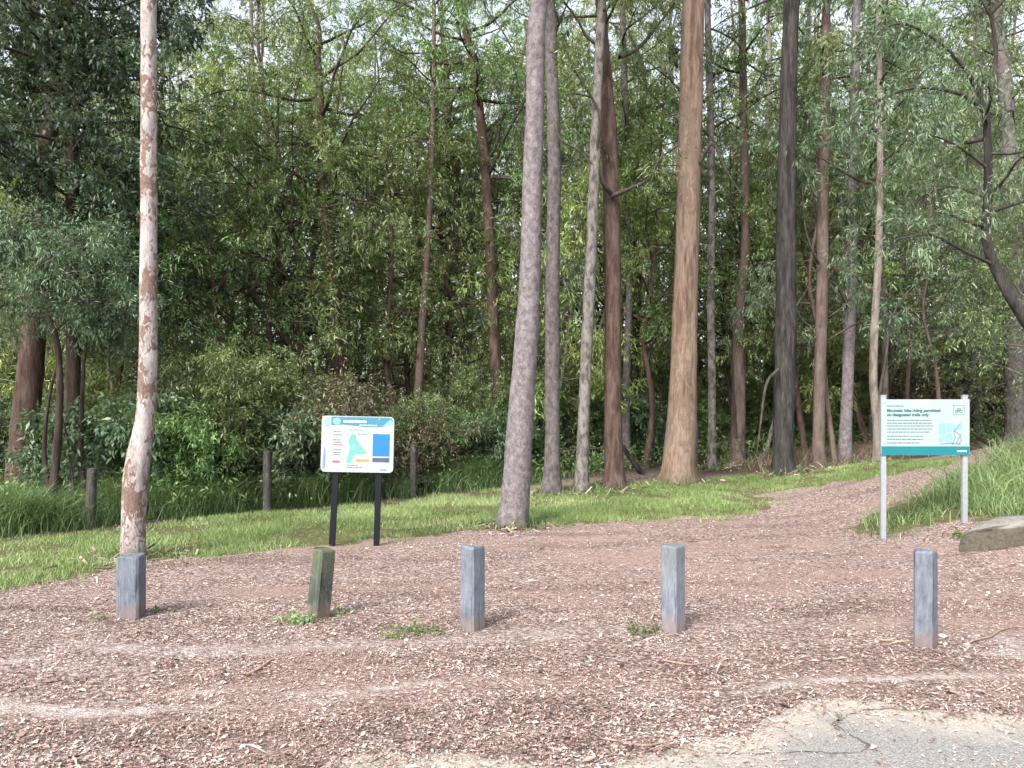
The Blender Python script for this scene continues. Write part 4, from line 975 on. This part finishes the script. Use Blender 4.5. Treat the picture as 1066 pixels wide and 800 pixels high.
def map_sign():
    p0 = hit(369, 569.5); Y_ = p0[1]; sc = F / Y_
    x0 = (332 - CX) / sc; x1 = (407 - CX) / sc; zt = EYE - (433.5 - HY) / sc - p0[2]; zb = EYE - (492 - HY) / sc - p0[2]; W = x1 - x0; Hh = zt - zb; hw = W / 2
    e = empty('map_sign', ((x0 + x1) / 2, Y_, p0[2]), 'rounded white map sign with blue header and blue panel on two black posts', 'sign')
    for px, ln in ((-.295, .03), (.285, .008)):
        g0 = float(gz(e.location.x + px, Y_)) - p0[2]
        mb = MB(); h = zt - .06
        V = []; t = .037
        for z, dx in ((g0 - .2, -ln), (zt - .05, ln)):
            V += [(px + dx - t, .026, z), (px + dx + t, .026, z), (px + dx + t, .10, z), (px + dx - t, .10, z)]
        mb.add(V, [[0, 1, 5, 4], [1, 2, 6, 5], [2, 3, 7, 6], [3, 0, 4, 7], [4, 5, 6, 7]]); mb.build('post', M['navy'], e, smooth=False)
    mb = MB(); rounded(mb, -hw, hw, zb, zt, 0, .024, .055); mb.build('panel', M['white'], e, smooth=False)
    u = lambda f: -hw + f * W; v = lambda f: zt - f * Hh; y = -.0003; dy = .0012
    def shape(name, mat, pts, par=e, lift=0):
        m_ = MB(); poly(m_, [(u(a), v(b_)) for a, b_ in pts], y - dy - lift, y - lift); return m_.build(name, M[mat], par, smooth=False)
    hd = shape('header_band', 'header_blue', [(.13, .015), (.93, .015), (.965, .03), (.985, .07), (.985, .13), (.93, .165), (.80, .185), (.60, .19), (.40, .165), (.28, .155), (.13, .17)])
    shape('header_sweep', 'cyan_light', [(.84, .18), (.88, .12), (.95, .05), (.985, .09), (.985, .13), (.93, .165)], hd, .0015)
    shape('emblem', 'logo_green', [(.155, .06), (.20, .035), (.25, .05), (.265, .10), (.24, .15), (.19, .155), (.15, .12)], hd, .0015)
    m_ = MB(); bars(m_, u(.30), v(.115), [.05, .07, .06, .035, .05], .030, y - .0015, .010); m_.build('title_lettering', M['pure'], hd, smooth=False)
    m_ = MB(); bars(m_, u(.52), v(.165), [.04, .06, .05, .07], .011, y - .0015, .007); m_.build('subtitle_lettering', M['pure'], hd, smooth=False)
    shape('side_strip', 'pale_blue', [(.035, .10), (.055, .03), (.10, .03), (.12, .2), (.09, .2), (.05, .2)])
    shape('side_wave', 'violet', [(.045, .52), (.06, .60), (.065, .75), (.06, .95), (.025, .93), (.03, .7)])
    shape('side_ribbon', 'pink', [(.085, .45), (.13, .25), (.135, .6), (.13, .96), (.09, .95)])
    m_ = MB()
    for f, wd in ((.285, .09), (.345, .11), (.435, .10), (.475, .11), (.61, .10), (.66, .11), (.70, .09), (.885, .14), (.92, .2)): bars(m_, u(.165 if f < .8 else .36), v(f), words(wd * W, wr), .011, y)
    bars(m_, u(.50), v(.325), [.05, .06], .010, y, .006); bars(m_, u(.38), v(.25), [.05, .07, .06], .008, y, .006); bars(m_, u(.82), v(.96), [.03, .05], .014, y, .006)
    m_.build('body_lettering', M['grey_text'], e, smooth=False)
    m_ = MB(); bars(m_, u(.165), v(.525), [.05, .06], .014, y); bars(m_, u(.16), v(.835), [.10], .028, y); m_.build('red_lettering', M['red'], e, smooth=False)
    mp = shape('park_map', 'map_green', [(.40, .33), (.47, .32), (.49, .42), (.53, .50), (.60, .60), (.64, .66), (.52, .68), (.48, .66), (.44, .74), (.41, .83), (.37, .84), (.345, .80), (.38, .68), (.40, .55), (.37, .47), (.39, .40)])
    shape('map_pond', 'cyan_light', [(.43, .50), (.47, .52), (.46, .60), (.42, .60)], mp, .0015)
    shape('orange_bar', 'orange', [(.48, .765), (.67, .765), (.67, .81), (.48, .81)])
    bp = shape('blue_panel', 'blue', [(.71, .31), (.945, .31), (.945, .71), (.71, .71)])
    shape('panel_foot', 'slate', [(.71, .735), (.945, .735), (.945, .815), (.71, .815)])
    for bx_ in (-.275, .29):
        for bz_ in (zt - .035, zb + .035):
            m_ = MB(); rounded(m_, bx_ - .010, bx_ + .010, bz_ - .010, bz_ + .010, y - .007, y - .002, .0098); m_.build('bolt', M['galv'], e, smooth=False)
    e.rotation_euler = (R_(-1.5), R_(1.2), R_(3))
map_sign()

# ------------------------------------------------------------------ small things on the ground
def slab():
    p = ray(1060, 570, 9.0); gx_, gy_ = p[0], 9.15
    mb = MB(); pts = np.array([(-.62, -.02), (-.45, -.24), (-.1, -.34), (.4, -.45), (1.2, -.62), (1.9, -.6), (2.0, .4), (1.0, .45), (.2, .40), (-.35, .22)])
    r_ = np.random.default_rng(3); n = len(pts)
    P = spline(np.vstack([pts, pts[:1]]), .12)[:-1]; n = len(P)
    z0 = float(gz(gx_, gy_)); V = []
    prof = [(1.0, -.62), (1.02, -.20), (1.0, .02), (.97, .065), (.92, .085), (.6, .09)]
    c = P.mean(0)
    for k, h in prof:
        q = c + (P - c) * k; wob = (fbm(q[:, 0] * 7, q[:, 1] * 7 + h * 9, 3) - .5) * .14
        V.append(np.column_stack([q + wob[:, None], h + .06 * (fbm(q[:, 0] * 4, q[:, 1] * 4, 5) - .5) + .17 + q[:, 0] * .03 + np.minimum(q[:, 0] - .1, 0) * .20]))
    Q = [[i_ * n + j, i_ * n + (j + 1) % n, (i_ + 1) * n + (j + 1) % n, (i_ + 1) * n + j] for i_ in range(len(prof) - 1) for j in range(n)]
    mb.add(np.concatenate(V), Q); mb.f.append(np.array([[(len(prof) - 1) * n + j for j in range(n)]]))
    o = mb.build('concrete_slab', M['slab']); o.location = (gx_, gy_, z0); tag(o, 'old pale-topped concrete slab half buried in the bank at the right edge', 'slab')
slab()
def stone(px, py, r, label, k):
    p = hit(px, py); mb = MB(); V = []; Q = []; nu, nv = 8, 5
    for j in range(nv + 1):
        a = math.pi * j / nv
        for i_ in range(nu):
            b_ = 2 * math.pi * i_ / nu; d = np.array([math.sin(a) * math.cos(b_), math.sin(a) * math.sin(b_), math.cos(a) * .62])
            V.append(d * r * (.75 + .5 * float(vnoise(np.array(d[0] * 2 + k * 3.3), np.array(d[1] * 2 + d[2]), k))))
    for j in range(nv):
        for i_ in range(nu): Q.append([j * nu + i_, (j + 1) * nu + i_, (j + 1) * nu + (i_ + 1) % nu, j * nu + (i_ + 1) % nu])
    mb.add(V, Q); o = mb.build('stone', M['stone']); o.location = p + [0, 0, r * .3]; o.rotation_euler.z = k; tag(o, label, 'stone', 'pale stones around the rightmost bollard')
for k, (px, py, r, lb) in enumerate(((981, 664, .028, 'largest pale stone touching the right side of the tallest bollard'), (984, 672, .018, 'small pale stone just below the stone at the tallest bollard'), (1007, 673, .024, 'flat pale stone at the left end of the bent stick'), (1029, 618, .020, 'upper pale stone in the bare ground below the slab'),
        (1040, 617, .018, 'pale stone just right of the upper stone below the slab'), (1027, 621, .014, 'tiny pale stone left below the slab'), (1042, 675, .016, 'small pale stone under the bent stick'))): stone(px, py, r, lb, k + 1)
stone(253, 780, .016, 'lone white pebble at the bottom left on the chips', 9)
def stick(name, label, cat, pts, w, mat, flat=1.0):
    P = np.array([gp(a, c) for a, c in pts]); base = P[0].copy(); P = spline(P, .04); P[:, 2] = gz(P[:, 0], P[:, 1]) + w * .4 + .008
    mb = MB(); tube(mb, P, np.linspace(w, w * .5, len(P)) * (1 + .25 * rng.normal(0, 1, len(P)).clip(-1, 1)), 6, .1, 3)
    o = mb.build(name, M[mat], origin=base); tag(o, label, cat)
stick('bark_strip', 'tan bark strip lying on the chips below the tilted bollard', 'bark strip', [(255, 706), (268, 700), (284, 688)], .011, 'tanbark')
stick('stick', 'bent grey-brown stick lying right of the tallest bollard', 'stick', [(1005, 673), (1018, 668), (1030, 665), (1042, 658), (1060, 654)], .012, 'stick')
stick('stick', 'short dark stick lying left of the tallest bollard', 'stick', [(915, 668), (930, 669), (950, 669)], .009, 'stick')
stick('stick', 'thin dark stick lying below the second bollard from the right', 'stick', [(690, 690), (720, 694), (745, 690)], .009, 'stick')
stick('stick', 'reddish stick lying at the edge of the worn bitumen', 'stick', [(648, 776), (672, 779), (700, 774)], .008, 'stick')
def weed(px, py, n, w, h, label, mat='tallgrass', tb=.6):
    p = hit(px, py); mb = MB(); x = p[0] + rng.normal(0, w, n); y = p[1] + rng.normal(0, w * .6, n)
    blades(mb, x, y, rng.uniform(h * .4, h, n), rng.uniform(.007, .016, n), .9, 2, np.clip(rng.normal(tb, .2, n), 0, 1))
    m = max(6, n // 4); foliage(mb, np.column_stack([p[0] + rng.normal(0, w, m), p[1] + rng.normal(0, w * .6, m), gz(p[0], p[1]) + np.abs(rng.normal(0, h * .3, m))]), unit(rng.normal(0, 1, (m, 3)) * [1, 1, .4]), np.full(m, .06), 4, .05, .025, .0, .02, .6, tb, .2)
    o = mb.build('weed', M[mat], smooth=False, origin=p); tag(o, label, 'weed', 'weeds at the feet of the bollards')
weed(312, 649, 90, .07, .10, 'bright yellow-green weed at the left foot of the tilted mossy bollard', tb=.85)
weed(352, 641, 25, .05, .05, 'small pale weed at the right foot of the tilted mossy bollard', tb=.8)
weed(438, 659, 60, .09, .08, 'green grass tuft left of the middle bollard', tb=.6)
weed(408, 664, 50, .05, .05, 'small flat green weed farthest left of the middle bollard', tb=.7)
weed(672, 659, 60, .08, .05, 'low dark green weed at the foot of the pale bollard', tb=.35)
weed(106, 645, 24, .08, .05, 'faint olive weed left of the short wide bollard', tb=.55)
weed(160, 637, 20, .07, .05, 'faint olive weed right of the short wide bollard', tb=.5)
weed(1000, 559, 60, .08, .10, 'small weed on the bank below the trail sign right post', tb=.5)

# ------------------------------------------------------------------ camera, light
cam = bpy.data.cameras.new('camera'); co = bpy.data.objects.new('camera', cam); COL.objects.link(co)
co.location = (0, 0, EYE); co.rotation_euler = (math.pi / 2, 0, 0)
cam.sensor_width = 36; cam.lens = 36 * F / 1066.0; cam.shift_y = (HY - 400) / 1066.0; cam.clip_end = 2000; cam.clip_start = .05
SC.camera = co
EL, AZ = R_(41), R_(210)
sd = Vector((math.sin(AZ) * math.cos(EL), math.cos(AZ) * math.cos(EL), math.sin(EL)))
sun = bpy.data.lights.new('sun', 'SUN'); sun.energy = 1.85; sun.angle = R_(16); sun.color = (1, .955, .89)
so = bpy.data.objects.new('sun', sun); COL.objects.link(so); so.rotation_euler = sd.to_track_quat('Z', 'Y').to_euler()
w = bpy.data.worlds.new('World'); SC.world = w; w.use_nodes = True; nt = w.node_tree; nt.nodes.clear()
sky = nt.nodes.new('ShaderNodeTexSky'); sky.sky_type = 'NISHITA'; sky.sun_disc = False; sky.sun_elevation = EL; sky.sun_rotation = AZ; sky.dust_density = 3.0; sky.air_density = 1.0
hs = nt.nodes.new('ShaderNodeHueSaturation'); hs.inputs['Saturation'].default_value = .38
bg = nt.nodes.new('ShaderNodeBackground'); bg.inputs['Strength'].default_value = .15; ow = nt.nodes.new('ShaderNodeOutputWorld')
nt.links.new(sky.outputs[0], hs.inputs['Color']); nt.links.new(hs.outputs[0], bg.inputs[0]); nt.links.new(bg.outputs[0], ow.inputs[0])
vs = SC.view_settings; vs.view_transform = 'Standard'; vs.look = 'None'; vs.gamma = 1; vs.use_curve_mapping = False; vs.exposure = 1.56
SC.render.engine = 'CYCLES'
cy = SC.cycles; cy.max_bounces = 6; cy.diffuse_bounces = 4; cy.glossy_bounces = 2; cy.transmission_bounces = 4; cy.transparent_max_bounces = 4; cy.use_denoising = True
cy.caustics_reflective = False; cy.caustics_refractive = False
